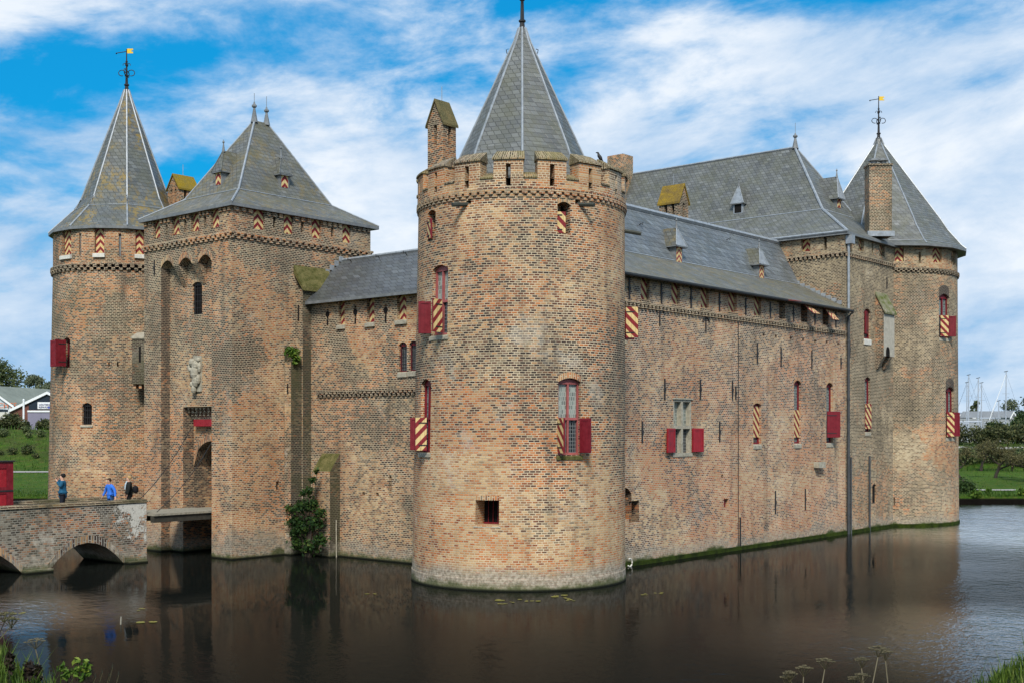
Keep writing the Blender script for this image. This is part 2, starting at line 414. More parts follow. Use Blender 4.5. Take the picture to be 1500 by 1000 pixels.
def hus(h):
    n = 8 if h.get('rise', 0) else 1
    return [h['u0'] + (h['u1'] - h['u0']) * k / n for k in range(n + 1)]


def wall(mb, W, u0, u1, z0, z1, holes=(), m=0, back=1, dz=None):
    us = {round(u0, 4), round(u1, 4)}; zs = {round(z0, 4), round(z1, 4)}
    for h in holes:
        for u in hus(h): us.add(round(u, 4))
        zs.add(round(h['z0'], 4)); zs.add(round(h['z1'], 4))
    if W.du:
        n = max(1, int((u1 - u0) / W.du))
        for k in range(1, n): us.add(round(u0 + (u1 - u0) * k / n, 4))
        n = max(1, int((z1 - z0) / 2.))
        for k in range(1, n): zs.add(round(z0 + (z1 - z0) * k / n, 4))
    us = sorted(u for u in us if u0 - 1e-3 <= u <= u1 + 1e-3); zs = sorted(z for z in zs if z0 - 1e-3 <= z <= z1 + 1e-3)
    for a, b in zip(us, us[1:]):
        if b - a < 1e-4: continue
        for c, d in zip(zs, zs[1:]):
            if d - c < 1e-4: continue
            mu, mz = (a + b) / 2, (c + d) / 2
            if any(h['u0'] < mu < h['u1'] and h['z0'] < mz < h['z1'] for h in holes): continue
            mb.quad([W.pt(a, c), W.pt(b, c), W.pt(b, d), W.pt(a, d)], [(a, c), (b, c), (b, d), (a, d)], m)
    for h in holes:
        hu = hus(h)
        if h.get('rise'):
            for a, b in zip(hu, hu[1:]):
                mb.quad([W.pt(a, htop(h, a)), W.pt(b, htop(h, b)), W.pt(b, h['z1']), W.pt(a, h['z1'])], [(a, htop(h, a)), (b, htop(h, b)), (b, h['z1']), (a, h['z1'])], m)
        out = [(h['u0'], h['z0']), (h['u1'], h['z0'])] + [(u, htop(h, u)) for u in reversed(hu)]
        dd = h.get('d', .3); rm = h.get('rm', m)
        L = 0
        for i in range(len(out)):
            a, b = out[i], out[(i + 1) % len(out)]
            l = sqrt((a[0] - b[0]) ** 2 + (a[1] - b[1]) ** 2)
            if l < 1e-5: continue
            vert = abs(a[0] - b[0]) < 1e-5
            uv = [(0, a[1]), (0, b[1]), (dd, b[1]), (dd, a[1])] if vert else [(L, 0), (L + l, 0), (L + l, dd), (L, dd)]
            mb.quad([W.pt(*a, 0), W.pt(*b, 0), W.pt(*b, dd), W.pt(*a, dd)], uv, rm); L += l
        if h.get('back', True):
            mb.poly([W.pt(a, b, dd) for a, b in out], [p for p in out], h.get('bm', back))


def hole(W, x0, y0, x1, y1, **kw):
    """opening from two opposite pixel corners of the survey photo"""
    a = W.pick(x0, (y0 + y1) / 2); b = W.pick(x1, (y0 + y1) / 2); xm = (x0 + x1) / 2
    z1 = W.pick(xm, y0)[1]; z0 = W.pick(xm, y1)[1]
    return dict(u0=a[0], u1=b[0], z0=z0, z1=z1, **kw)


def archring(par, W, h, t=.22, m=0, proud=.012, mat=None, name='arch_ring'):
    mb = MB()
    hu = hus(h) if h.get('rise') else [h['u0'] + (h['u1'] - h['u0']) * k / 4 for k in range(5)]
    e = .05
    pts = [(u, htop(h, u)) for u in hu]
    L = 0
    for (a, za), (b, zb) in zip(pts, pts[1:]):
        l = sqrt((a - b) ** 2 + (za - zb) ** 2)
        q = [(a, za), (b, zb), (b, zb + t), (a, za + t)]
        mb.quad([W.pt(x, z, -proud) for x, z in q], [(L, 0), (L + l, 0), (L + l, t), (L, t)], m)
        mb.quad([W.pt(a, za + t, -proud), W.pt(b, zb + t, -proud), W.pt(b, zb + t, 0), W.pt(a, za + t, 0)], None, m)
        mb.quad([W.pt(a, za, 0), W.pt(b, zb, 0), W.pt(b, zb, -proud), W.pt(a, za, -proud)], None, m)
        L += l
    for u, z, sg in ((pts[0][0], pts[0][1], 1), (pts[-1][0], pts[-1][1], -1)):
        q = [W.pt(u, z, 0), W.pt(u, z, -proud), W.pt(u, z + t, -proud), W.pt(u, z + t, 0)]
        mb.quad(q if sg > 0 else q[::-1], None, m)
    return mb.build(name, [mat or M['vouss']], par)


def board(W, h, d, parent, mat, w=None, name='shutter', u0=None, u1=None, z0=None, z1=None, th=.05):
    """a hanging shutter board closing an opening at depth d"""
    mb = MB(); u0 = h['u0'] + .015 if u0 is None else u0; u1 = h['u1'] - .015 if u1 is None else u1
    z0 = h['z0'] + .01 if z0 is None else z0; z1 = h['z1'] - .01 if z1 is None else z1
    c = (u0 + u1) / 2; r = random.Random(int(abs(u0 * 977 + z0 * 331))).uniform(0, .34)
    q = [(u0, z0), (u1, z0), (u1, z1), (u0, z1)]
    mb.quad([W.pt(a, b, d) for a, b in q], [(a - c, b + r) for a, b in q], 0)
    mb.wbox(W, u0 - .001, u1 + .001, z0 - .001, z1 + .001, d + .004, d + th, 1)
    return mb.build(name, [mat, M['red']], parent)


def leaf(W, uh, dirn, z0, z1, w, ang, parent, mout=None, d=-.03, th=.055, name='shutter', label=None, bright=False):
    """side hung shutter: hinge at uh, dirn +1/-1 = direction of the closed leaf, opened by ang degrees"""
    U, N = W.fr(uh); a = radians(ang); P0 = W.pt(uh, 0, d)
    e = U * (dirn * cos(a)) + N * sin(a); t = N * cos(a) - U * (dirn * sin(a))
    mb = MB()
    f = lambda s, z, k: P0 + e * s + t * k + Z * z
    A = [(0, z0), (w, z0), (w, z1), (0, z1)]
    if dirn < 0: A = [(w, z0), (0, z0), (0, z1), (w, z1)]
    # outer face (k = 0), inner face (k = -th)
    mb.quad([f(s, z, 0) for s, z in A], [((s - w / 2) * dirn, z) for s, z in A], 0)
    mb.quad([f(s, z, -th) for s, z in A[::-1]], None, 1)
    for (s, z), (s2, z2) in zip(A, A[1:] + A[:1]):
        mb.quad([f(s, z, -th), f(s2, z2, -th), f(s2, z2, 0), f(s, z, 0)], None, 1)
    # raised frame on the inner face
    fw = min(.09, w * .18); ih = th + .018
    for (sa, sb, za, zb) in ((.01, fw, z0 + .01, z1 - .01), (w - fw, w - .01, z0 + .01, z1 - .01), (fw, w - fw, z0 + .01, z0 + fw), (fw, w - fw, z1 - fw, z1 - .01)):
        c8 = [f(sa, za, -ih), f(sb, za, -ih), f(sb, za, -th), f(sa, za, -th), f(sa, zb, -ih), f(sb, zb, -ih), f(sb, zb, -th), f(sa, zb, -th)]
        if dirn > 0: c8 = [c8[i] for i in (1, 0, 3, 2, 5, 4, 7, 6)]
        mb.hexa(c8, 1)
    for zz in (z0 + (z1 - z0) * .16, z1 - (z1 - z0) * .16):   # strap hinges on the outer face
        c8 = [f(0, zz - .02, .012), f(w * .72, zz - .02, .012), f(w * .72, zz - .02, .001), f(0, zz - .02, .001)]
        c8 = c8 + [p + Z * .04 for p in c8]
        mb.hexa(c8, 2)
    o = mb.build(name, [mout or M['diag'], M['redb'] if bright else M['red'], M['iron']], parent)
    if label: o['label'] = label
    return o


def window(W, h, parent, mframe, mglass, d=.16, transom=None, mull=True, fw=.06, bars=False, glass2=None, label=None, lower=True):
    """frame with leaded panes set in the opening h (frame > pane)"""
    mb = MB(); u0, u1, z0 = h['u0'] + .004, h['u1'] - .004, h['z0'] + .004; r = h.get('rise', 0)
    zs = h['z1'] - r
    d0, d1 = d - .07, d + .03
    mb.wbox(W, u0, u0 + fw, z0, zs, d0, d1); mb.wbox(W, u1 - fw, u1, z0, zs, d0, d1)
    mb.wbox(W, u0 + fw, u1 - fw, z0, z0 + fw * 1.2, d0, d1)
    hu = hus(h)
    for a, b in zip(hu, hu[1:]):
        za, zb = htop(h, a) - .006, htop(h, b) - .006
        lo = zs - fw * 1.1
        mb.hexa([W.pt(a, lo, d0), W.pt(b, lo, d0), W.pt(b, lo, d1), W.pt(a, lo, d1), W.pt(a, za, d0), W.pt(b, zb, d0), W.pt(b, zb, d1), W.pt(a, za, d1)])
    c = (u0 + u1) / 2
    if transom: mb.wbox(W, u0 + fw, u1 - fw, transom - fw * .7, transom + fw * .7, d0 - .02, d1)
    if mull:
        for za, zb in (((z0 + fw * 1.2, transom - fw * .7), (transom + fw * .7, zs - fw * 1.1)) if transom else ((z0 + fw * 1.2, zs - fw * 1.1),)):
            mb.wbox(W, c - fw * .55, c + fw * .55, za, zb, d0 + .006, d1)
    f = mb.build('window', [mframe], parent)
    if label: f['label'] = label
    def pane(za, zb, mat):
        p = MB(); q = [(u0 + fw * .5, za), (u1 - fw * .5, za), (u1 - fw * .5, zb), (u0 + fw * .5, zb)]
        p.quad([W.pt(a, b, d) for a, b in q], [(a, b) for a, b in q]); p.build('pane', [mat], f)
    if transom:
        pane(transom, zs - fw, mglass); pane(z0 + fw, transom, glass2 or mglass)
    else: pane(z0 + fw, zs - fw * .9, mglass)
    if bars:
        for k in range(3):
            g = MB(); uu = u0 + (u1 - u0) * (k + 1) / 4
            g.tube([W.pt(uu, z0, d0 - .05), W.pt(uu, h['z1'] - .02, d0 - .05)], .012, 5); g.build('window_bar', [M['iron']], f)
        n = max(2, int((h['z1'] - z0) / .28))
        for k in range(1, n):
            g = MB(); zz = z0 + (h['z1'] - z0) * k / n
            g.tube([W.pt(u0, zz, d0 - .05), W.pt(u1, zz, d0 - .05)], .012, 5); g.build('window_bar', [M['iron']], f)
    return f


def sill(W, h, parent, mat, drop=.14, out=.07, ov=.06, name='sill'):
    mb = MB(); a, b, z = h['u0'] - ov, h['u1'] + ov, h['z0']
    top0, top1 = z - .05, z - .006
    mb.hexa([W.pt(a, z - drop, -out), W.pt(b, z - drop, -out), W.pt(b, z - drop, .02), W.pt(a, z - drop, .02), W.pt(a, top0, -out), W.pt(b, top0, -out), W.pt(b, top1, .02), W.pt(a, top1, .02)])
    return mb.build(name, [mat], parent)


def frieze(W, u0, u1, z, parent, mat, rows=2, p=.12, bw=.14, sp=.28, rh=.1, ledge=.09, zig=True, name='frieze', backm=None):
    """corbelled brick course: staggered headers under a continuous ledge"""
    mb = MB()
    mb.wbox(W, u0, u1, z, z + ledge, -p, .02, n=max(1, int((u1 - u0) / .5)) if W.du else 1)
    mb.wbox(W, u0, u1, z - rows * rh, z - .001, -.006, .02, 1, n=max(1, int((u1 - u0) / .5)) if W.du else 1)  # backing strip on solid wall, its dark colour paints shade between the headers
    for r in range(rows):
        n = int((u1 - u0) / sp)
        for k in range(n):
            a = u0 + (k + (.5 if (zig and r % 2) else 0)) * (u1 - u0) / n
            mb.wbox(W, a, min(a + bw, u1), z - (r + 1) * rh, z - r * rh - .003, -p + r * .03, 0)
    return mb.build(name, [mat, backm or M['void']], parent)


def anchor(W, x0, y0, y1, parent, w=.05, tee=False, z0=None):
    u, za = W.pick(x0, y1); zb = W.pick(x0, y0)[1]
    mb = MB(); mb.wbox(W, u - w / 2, u + w / 2, za, zb, -.035, .0)
    if tee:
        mb.tube([W.pt(u - .28, zb - .14, -.03), W.pt(u - .15, zb + .02, -.03), W.pt(u, zb + .05, -.03), W.pt(u + .15, zb + .02, -.03), W.pt(u + .28, zb - .14, -.03)], .025, 5)
    else:
        c = (za + zb) / 2; mb.wbox(W, u - w * .95, u + w * .95, c - .06, c + .06, -.05, -.036)
    return mb.build('wall_anchor', [M['iron']], parent)


def strip(pts, w, parent, name='hip_flashing', mat=None, th=.035, lift=.02):
    mb = MB(); pts = [V(p) for p in pts]
    mb.tube([p + Z * lift for p in pts], [w / 2] * len(pts), 6)
    return mb.build(name, [mat or M['lead']], parent, smooth=True)


def rings_roof(rings, parent, mats, name='roof', mi=None):
    """rings of corner points from the eave upward; slate faces between, soffit below"""
    mb = MB(); n = len(rings[0])
    e = [V(p) - Z * .13 for p in rings[0]]
    cx = sum((p for p in e), V((0, 0, 0))) / n
    inn = [p + (cx - p) * .16 for p in e]; inn = [V((p.x, p.y, e[0].z + .02)) for p in inn]
    allr = [inn, e] + [[V(p) for p in r] for r in rings]
    for k, (A, B) in enumerate(zip(allr, allr[1:])):
        for i in range(n):
            j = (i + 1) % n
            q = [A[i], A[j], B[j], B[i]]
            qq = []
            for p in q:
                if not any((p - x).length < 1e-4 for x in qq): qq.append(p)
            if len(qq) > 2: mb.poly(qq, m=len(mats) - 1 if k < 2 else (mi[k - 2] if mi else 0))
    return mb.build(name, mats, parent)


def spire(c, prof, ph, parent, mats, n=8, rnd_=(1., .12)):
    """eight sided slate spire whose flared foot runs out into a nearly round eave"""
    rings = []; cc = cos(pi / n)
    for i, (r, z) in enumerate(prof):
        f = rnd_[i] if i < len(rnd_) else 0.
        rings.append([V((c[0] + rr * cos(ph + pi * k / n), c[1] + rr * sin(ph + pi * k / n), z)) for k in range(2 * n) for rr in [r if k % 2 == 0 else r * (cc + (1 - cc) * f)]])
    rf = rings_roof(rings, parent, mats)
    for k in range(n): strip([rg[2 * k] for rg in rings], .085, rf)
    for k in range(2 * n): strip([rings[1][k], rings[1][(k + 1) % (2 * n)]], .04, rf, 'break_flashing')
    return rf


def finial(p, h, parent, r=.07, name='finial', rod=0.):
    mb = MB(); mb.lathe(p, [(r * 1.7, 0), (r * 1.3, h * .2), (r * .6, h * .62), (r * .5, h * .7), (r * 1.15, h * .76), (r * 1.15, h * .84), (r * .5, h * .9), (r * .3, h), (0, h * 1.02)], 8)
    if rod: mb.tube([V(p) + Z * h, V(p) + Z * (h + rod)], .012, 5)
    return mb.build(name, [M['leaddark']], parent, smooth=False)


def weathervane(p, h, parent, flag=True, flagdir=None):
    p = V(p); mb = MB()
    mb.lathe(p, [(.16, -.25), (.11, .0), (.075, .3), (.05, h * .45), (.03, h * .8), (.025, h), (0, h + .03)], 8)
    for zz, r in ((.0, .15), (.28, .13), (h * .36, .1), (h * .62, .085), (h * .70, .06)):
        mb.lathe(p + Z * zz, [(0, -.06), (r, -.03), (r, .03), (0, .06)], 8)
    rt = V((SA, -CA, 0)); fw = V((CA, SA, 0))
    for dv in (rt, -rt, fw, -fw):      # scrolled iron arms
        pts = []
        for k in range(13):
            a = k / 12 * 1.6 * pi
            pts.append(p + Z * (h * .40 + .15 * sin(a) + .05) + dv * (.24 - .17 * cos(a)))
        mb.tube(pts, .022, 5)
        pts = [p + Z * (h * .62 + .08 * sin(a)) + dv * (.10 - .09 * cos(a)) for a in (0, .7, 1.4, 2.1, 2.8, 3.6)]
        mb.tube(pts, .018, 5)
    o = mb.build('weathervane', [M['iron']], parent)
    if flag:
        dv = V(flagdir or rt).normalized(); f = MB()
        q = p + Z * (h * .90)
        f.obox(q + dv * .03, dv * .22, dv.cross(Z) * .02, Z * .24); f.obox(q + dv * .251, dv * .08, dv.cross(Z) * .02, Z * .08); f.obox(q + dv * .251 + Z * .16, dv * .08, dv.cross(Z) * .02, Z * .08)
        f.build('flag', [M['gold']], o)
        b = MB(); b.tube([q + Z * .1, q + Z * .02 - dv * .5], .022, 5); b.lathe(q + Z * .0 - dv * .52, [(0, -.05), (.05, 0), (0, .05)], 6); b.build('pointer', [M['iron']], o)
    return o


def dormer(P, N, w, hb, hr, L, parent, mroof, mhatch, fin=.45, lean=.35, side=None, front=None, ov=.12):
    """little roof dormer: cheeks and front (body) > roof, front_panel, hatch, finial.  P bottom centre of the front"""
    P = V(P); N = V(N).normalized(); U = Z.cross(N)
    f = lambda u, z, d: P + U * u + Z * z - N * d
    b = MB(); h = w / 2
    b.hexa([f(-h, -.0, 0), f(h, 0, 0), f(h, 0, L), f(-h, 0, L), f(-h, hb, 0), f(h, hb, 0), f(h, hb, L), f(-h, hb, L)])
    body = b.build('dormer', [side or M['leaddark']], parent)
    r = MB(); e = h + ov
    pk = f(0, hb + hr, lean * .9); bk = f(0, hb + hr, L + 1.2)
    A, B, C_, D = f(-e, hb - .04, -ov), f(e, hb - .04, -ov), f(e, hb - .04, L), f(-e, hb - .04, L)
    r.poly([B, C_, f(e * .0, hb + hr, L), pk]); r.poly([D, A, pk, f(0, hb + hr, L)])
    r.poly([A, D, C_, B]); r.poly([C_, D, f(0, hb + hr, L)])
    dz = V((0, 0, -.05))
    r.poly([A + dz, B + dz, B, A], m=1); r.poly([B + dz, C_ + dz, C_, B], m=1); r.poly([D + dz, A + dz, A, D], m=1)
    r.build('dormer_roof', [mroof, M['leaddark']], body)
    t = MB(); nn = (B - A).cross(pk - A).normalized() * .012
    t.poly([A + nn, B + nn, pk + nn]); t.tube([A + nn, pk + nn], .03, 5); t.tube([B + nn, pk + nn], .03, 5); t.build('dormer_front_panel', [front or M['lead']], body)
    q = MB(); g = [(-h * .72, .04), (h * .72, .04), (h * .72, hb - .06), (-h * .72, hb - .06)]
    q.quad([f(u, z, -.012) for u, z in g], [(u, z) for u, z in g])
    for (u, z), (u2, z2) in zip(g, g[1:] + g[:1]): q.quad([f(u, z, 0), f(u2, z2, 0), f(u2, z2, -.012), f(u, z, -.012)], None, 0)
    q.build('hatch', [mhatch], body)
    if fin: finial(pk - Z * .06, fin, body, .045)
    return body


def gable_chimney(name, label, c, dx, dy, z0, z1, zr, axis, mwall, mroof, loc=None, slots=True, parent=None):
    """brick stack with a little saddle roof; axis 'x' or 'y' is the ridge direction"""
    x0, x1, y0, y1 = c[0] - dx / 2, c[0] + dx / 2, c[1] - dy / 2, c[1] + dy / 2
    t = MB(); zs = z1 - .95
    if slots:
        WX = Plane((x0, y1), (0, -1)); WY = Plane((x0, y0), (1, 0))
        WX2 = Plane((x1, y0), (0, 1)); WY2 = Plane((x1, y1), (-1, 0))
        for W, L in ((WX, dy), (WX2, dy), (WY, dx), (WY2, dx)):
            ns = 1 if L < .85 else 2
            hs = [dict(u0=L * (k + .5) / ns - .085, u1=L * (k + .5) / ns + .085, z0=zs + .1, z1=z1 - .06, d=.2, rise=.06) for k in range(ns)]
            if ns == 2: hs = [dict(h, u0=L * (.33 + .36 * k) - .085, u1=L * (.33 + .36 * k) + .085) for k, h in enumerate(hs)]
            wall(t, W, 0, L, z0, z1, hs)
        t.poly([(x0, y0, z0), (x0, y1, z0), (x1, y1, z0), (x1, y0, z0)])
    else: t.box(x0, x1, y0, y1, z0, z1)
    if axis == 'x':
        for xx, s in ((x0, 1), (x1, -1)):
            q = [(xx, y1, z1), (xx, y0, z1), (xx, c[1], zr - .06)]; t.poly(q if s > 0 else q[::-1])
    else:
        for yy, s in ((y0, 1), (y1, -1)):
            q = [(x0, yy, z1), (x1, yy, z1), (c[0], yy, zr - .06)]; t.poly(q if s > 0 else q[::-1])
    o = t.build('chimney', [mwall, M['void']], parent)
    r = MB(); e = .07; th = .09
    if axis == 'x':
        for s in (1, -1):
            ye = c[1] + s * (dy / 2 + e); za = z1 - .05
            a = [V((x0 - e, ye, za)), V((x1 + e, ye, za)), V((x1 + e, c[1], zr)), V((x0 - e, c[1], zr))]
            if s > 0: a = [a[1], a[0], a[3], a[2]]
            r.hexa([p - Z * th for p in a] + a)
    else:
        for s in (1, -1):
            xe = c[0] + s * (dx / 2 + e); za = z1 - .05
            a = [V((xe, y0 - e, za)), V((xe, y1 + e, za)), V((c[0], y1 + e, zr)), V((c[0], y0 - e, zr))]
            if s < 0: a = [a[1], a[0], a[3], a[2]]
            r.hexa([p - Z * th for p in a] + a)
    r.build('chimney_roof', [mroof], o)
    rod = MB(); rod.tube([V((c[0], c[1], zr)), V((c[0], c[1], zr + .55))], .014, 5); rod.build('lightning_rod', [M['lead']], o)
    return o


# ================================================================ 1. the nearest round tower
T1 = thing('round_tower', 'large round brick tower with battlements and grey spire, nearest corner rising from the moat', 'tower', (0, 0, 0))
LEAN = .0085
WT = Round((0, 0), 3.93, 3.80, 13.4, -139.7, LEAN)
TOP = V((SA, -CA, 0)) * LEAN * 14.
C1 = WT.R * 2 * pi
hW1 = hole(WT, 815, 556, 848, 666, d=.30, rise=.13)
hW1.update(z0=4.62, z1=7.2)
wW = .88
def ang_hole(a, w, z0, z1, **k):
    u = radians(a + 139.7 if a < 60 else a + 139.7 - 360) * WT.R
    return dict(u0=u - w / 2, u1=u + w / 2, z0=z0, z1=z1, **k)
hW1 = ang_hole(-113.7, wW, 4.60, 7.22, d=.3, rise=.14)
hW2 = ang_hole(172.4, wW, 8.74, 11.18, d=.3, rise=.14)
hW3 = ang_hole(160.3, wW * .9, 4.66, 7.24, d=.3, rise=.16)
hW4 = ang_hole(-50.5, wW, 8.74, 11.1, d=.3, rise=.14)
hT1 = hole(WT, 816.5, 296, 835.5, 342.5, d=.5, rise=.1)
hT2 = hole(WT, 626.5, 308, 638, 351, d=.5, rise=.1)
hSQ = hole(WT, 696.5, 732, 731, 769, d=.75, bm=1)
hP1 = hole(WT, 683, 294, 690, 299, d=.3); hP2 = hole(WT, 842.5, 292, 850, 299, d=.3)
holes = [hW1, hW2, hW3, hW4, hT1, hT2, hSQ, hP1, hP2]
mb = MB()
wall(mb, WT, -C1 / 2, C1 / 2, -1.5, 13.42, holes)
wt = mb.build('wall', [M['tower'], M['void']], T1)
for h, t in ((hW1, .2), (hT1, .18), (hSQ, .16)): archring(T1, WT, h, t)
# plinth at the water
mb = MB(); Wp = Round((0, 0), 4.0, 3.94, .42, -139.7)
C1p = Wp.R * 2 * pi
wall(mb, Wp, -C1p / 2, C1p / 2, -1.5, .40)
for k in range(80):
    a, b = -C1p / 2 + C1p * k / 80, -C1p / 2 + C1p * (k + 1) / 80
    mb.quad([Wp.pt(a, .40), Wp.pt(b, .40), Wp.pt(b, .47, .1), Wp.pt(a, .47, .1)])
mb.build('plinth', [M['tower']], T1)
WT2 = Round((0, 0), 3.79, 3.79, 15, -139.7, LEAN); C2 = WT2.R * 2 * pi
frieze(WT2, -C2 / 2, C2 / 2, 13.52, T1, M['frieze'], rows=2, p=.085, bw=.19, sp=.29, rh=.10, backm=M['tower'])
# parapet ring
WQ = Round((0, 0), 3.84, 3.84, 15, -139.7, LEAN); CQ = WQ.R * 2 * pi
mb = MB(); nseg = 16; pw = CQ / nseg; off = radians(-7 + 0) * WQ.R
# survey: merlons every 22.5 deg, one 7 deg left of the middle
mw = pw * .68
mh = []
for k in range(nseg):
    uc = off + k * pw
    if uc > CQ / 2: uc -= CQ
    mh.append(dict(u0=uc - .085, u1=uc + .085, z0=13.70, z1=13.95, d=.34))
wall(mb, WQ, -CQ / 2, CQ / 2, 13.61, 13.95, mh)
WI = Round((0, 0), 3.32, 3.32, 15, -139.7)
for k in range(96):
    a, b = -pi + 2 * pi * k / 96, -pi + 2 * pi * (k + 1) / 96
    q = [WQ.c + TOP + V((cos(t) * r, sin(t) * r, z)) for t, r, z in ((a, 3.84, 13.95), (b, 3.84, 13.95), (b, 3.3, 13.95), (a, 3.3, 13.95))]
    mb.quad(q); q2 = [WQ.c + TOP + V((cos(t) * 3.3, sin(t) * 3.3, z)) for t, z in ((b, 12.9), (a, 12.9), (a, 13.95), (b, 13.95))]; mb.quad(q2)
mb.poly([TOP + V((cos(2 * pi * k / 48) * 3.35, sin(2 * pi * k / 48) * 3.35, 13.0)) for k in range(48)])
mb.build('parapet', [M['tower'], M['void']], T1)
for k in range(nseg):
    uc = off + k * pw
    if uc > CQ / 2: uc -= CQ
    a, b = uc - mw / 2, uc + mw / 2
    g = MB(); sl = .085; n = 6; ztop = 14.58
    WB = Round((0, 0), 3.34, 3.34, 15, -139.7)
    for (p, q) in ((a, uc - sl), (uc + sl, b)):
        g.wbox(WQ, p, q, 13.951, ztop - .0, 0, .56, n=3)
    g.wbox(WQ, uc - sl - .01, uc + sl + .01, ztop - .14, ztop - .001, .003, .555, n=1)
    mer = g.build('merlon', [M['tower']], T1)
    cp = MB()
    for j in range(4):
        p, q = a - .04 + (mw + .08) * j / 4, a - .04 + (mw + .08) * (j + 1) / 4
        z0, z1 = ztop + .005, ztop + .40
        c8 = [WQ.pt(p, z0, -.06), WQ.pt(q, z0, -.06), WQ.pt(q, z0, .60), WQ.pt(p, z0, .60), WQ.pt(p, z0 + .06, -.06), WQ.pt(q, z0 + .06, -.06), WQ.pt(q, z1, .50), WQ.pt(p, z1, .50)]
        cp.hexa(c8)
    cp.build('coping', [M['cope']], mer)
    cr = MB()                                   # low sloping coping in the embrasure
    for j in range(2):
        p, q = b + .005 + (pw - mw - .01) * j / 2, b + .005 + (pw - mw - .01) * (j + 1) / 2
        cr.hexa([WQ.pt(p, 13.953, -.04), WQ.pt(q, 13.953, -.04), WQ.pt(q, 13.953, .55), WQ.pt(p, 13.953, .55), WQ.pt(p, 14.0, -.04), WQ.pt(q, 14.0, -.04), WQ.pt(q, 14.25, .5), WQ.pt(p, 14.25, .5)])
    cr.build('embrasure_coping', [M['cope']], T1)
ph = radians(-139.7)
sp1 = spire((TOP.x * 1.15, TOP.y * 1.15), [(2.95, 13.35), (2.90, 13.9), (2.28, 15.5), (.30, 19.75), (.13, 20.25)], ph, T1, [M['slate'], M['leaddark']])
weathervane((TOP.x * 1.15, TOP.y * 1.15, 20.25), 3.0, T1)
for k, dv in ((0, 1), (1, -1)):
    mb = MB(); d = V((SA, -CA, 0)) * dv; p0 = V((TOP.x * 1.15, TOP.y * 1.15, 19.3)) + d * .45
    mb.tube([p0, p0 + d * .12 + Z * .05, p0 + d * .14 + Z * .17, p0 + d * .06 + Z * .2], .018, 5); mb.build('roof_hook', [M['iron']], T1)
# windows
tr = 5.82
for h, trn in ((hW1, 5.83), (hW2, 9.92), (hW3, 5.86), (hW4, 9.9)):
    pale = h is hW1 or h is hW2
    w = window(WT, h, T1, M['rose'] if pale else M['red'], M['glassp'] if pale else M['glassg'], d=.2, transom=trn, glass2=M['glassd'])
    sill(WT, h, T1, M['moss'] if h is hW1 else M['stone'], .16, .07)
    lw = (h['u1'] - h['u0']) / 2 - .02
    zz0, zz1 = h['z0'] + .07, trn + .02
    if h is hW1: L, Rr = 84, 114
    elif h is hW2: L, Rr = 112, 92
    elif h is hW3: L, Rr = 118, 62
    else: L, Rr = 96, 120
    dl_ = .12 if h in (hW2, hW3) else (.04 if h is hW1 else -.03)
    leaf(WT, h['u0'] + .02, 1, zz0, zz1, lw + .02, L, w, d=dl_); leaf(WT, h['u1'] - .02, -1, zz0, zz1, lw + .02, Rr, w, mout=M['back'])
for h in (hT1, hT2):
    mid = (h['u0'] + h['u1']) / 2; ww = (h['u1'] - h['u0']); zt = h['z0'] + (h['z1'] - h['z0']) * .70
    leaf(WT, h['u0'] + .03, 1, h['z0'] + .03, zt, ww * .8, 10, T1, d=.2)
fr = MB(); fr.wbox(WT, hSQ['u0'] + .02, hSQ['u1'] - .02, hSQ['z0'] + .01, hSQ['z0'] + .06, .66, .74)
for k in range(3):
    uu = hSQ['u0'] + (hSQ['u1'] - hSQ['u0']) * (k + 1) / 4; fr.tube([WT.pt(uu, hSQ['z0'] + .06, .7), WT.pt(uu, hSQ['z1'], .7)], .014, 5)
fr.build('window_grille', [M['red']], T1)
sill(WT, hSQ, T1, M['stone'], .08, .03)
for h, dv in ((hP1, (-.45, 1)), (hP2, (.45, 1))):
    U, N = WT.fr((h['u0'] + h['u1']) / 2); p = WT.pt((h['u0'] + h['u1']) / 2, h['z0'] + .02, .2)
    mb = MB(); d = (N * .9 + U * dv[0]).normalized(); mb.tube([p, p + d * .78 - Z * .1], .075, 7); mb.build('water_spout', [M['spout']], T1)
u, z = WT.pick(912, 329); u = radians(-139.7 + 139.7 + 82) * WT.R
U, N = WT.fr(u); p = WT.pt(u, z - .1, .2); mb = MB(); mb.tube([p, p + N * .8 - Z * .16], .075, 7); mb.build('water_spout', [M['spout']], T1)
# chimney on the back of the parapet
cn = at(649.5, 176, 47.0)
gable_chimney('chimney', '', (cn.x + .35, cn.y + .42), .72, .84, 13.0, 17.35, 18.3, 'x', M['chim'], M['mosstile'], parent=T1)

# ================================================================ 2. gatehouse
XG, YG, XB, YL = -3.23, 12.98, 4.6, 19.55
T2 = thing('gatehouse', 'square brick gatehouse with steep hipped slate roof and two small dormers above the drawbridge', 'gatehouse', (.7, 16.3, 0))
WG = Plane((XG, YL), (0, -1)); LG = YL - YG          # front (left in the photo)
WH = Plane((XG, YG), (1, 0)); LH = XB - XG            # right flank
nz = 12.75
nicheL, nicheR = YL - 18.2, YL - 14.43
nd = .46
aw = (nicheR - nicheL)
arches = []
for x0, x1, yt in ((234.5, 254, 381), (262, 281.5, 377.5), (290.5, 311, 371)):
    a = WG.pick(x0, 400)[0]; b = WG.pick(x1, 400)[0]; zt = WG.pick((x0 + x1) / 2, yt)[1]
    arches.append((a, b, zt))
arches[0] = (nicheL, arches[0][1], arches[0][2]); arches[2] = (arches[2][0], nicheR, arches[2][2])
zarch = min(a[2] for a in arches)
arches = [(a, b, zarch) for a, b, _ in arches]; zsp = zarch - .30
mb = MB()
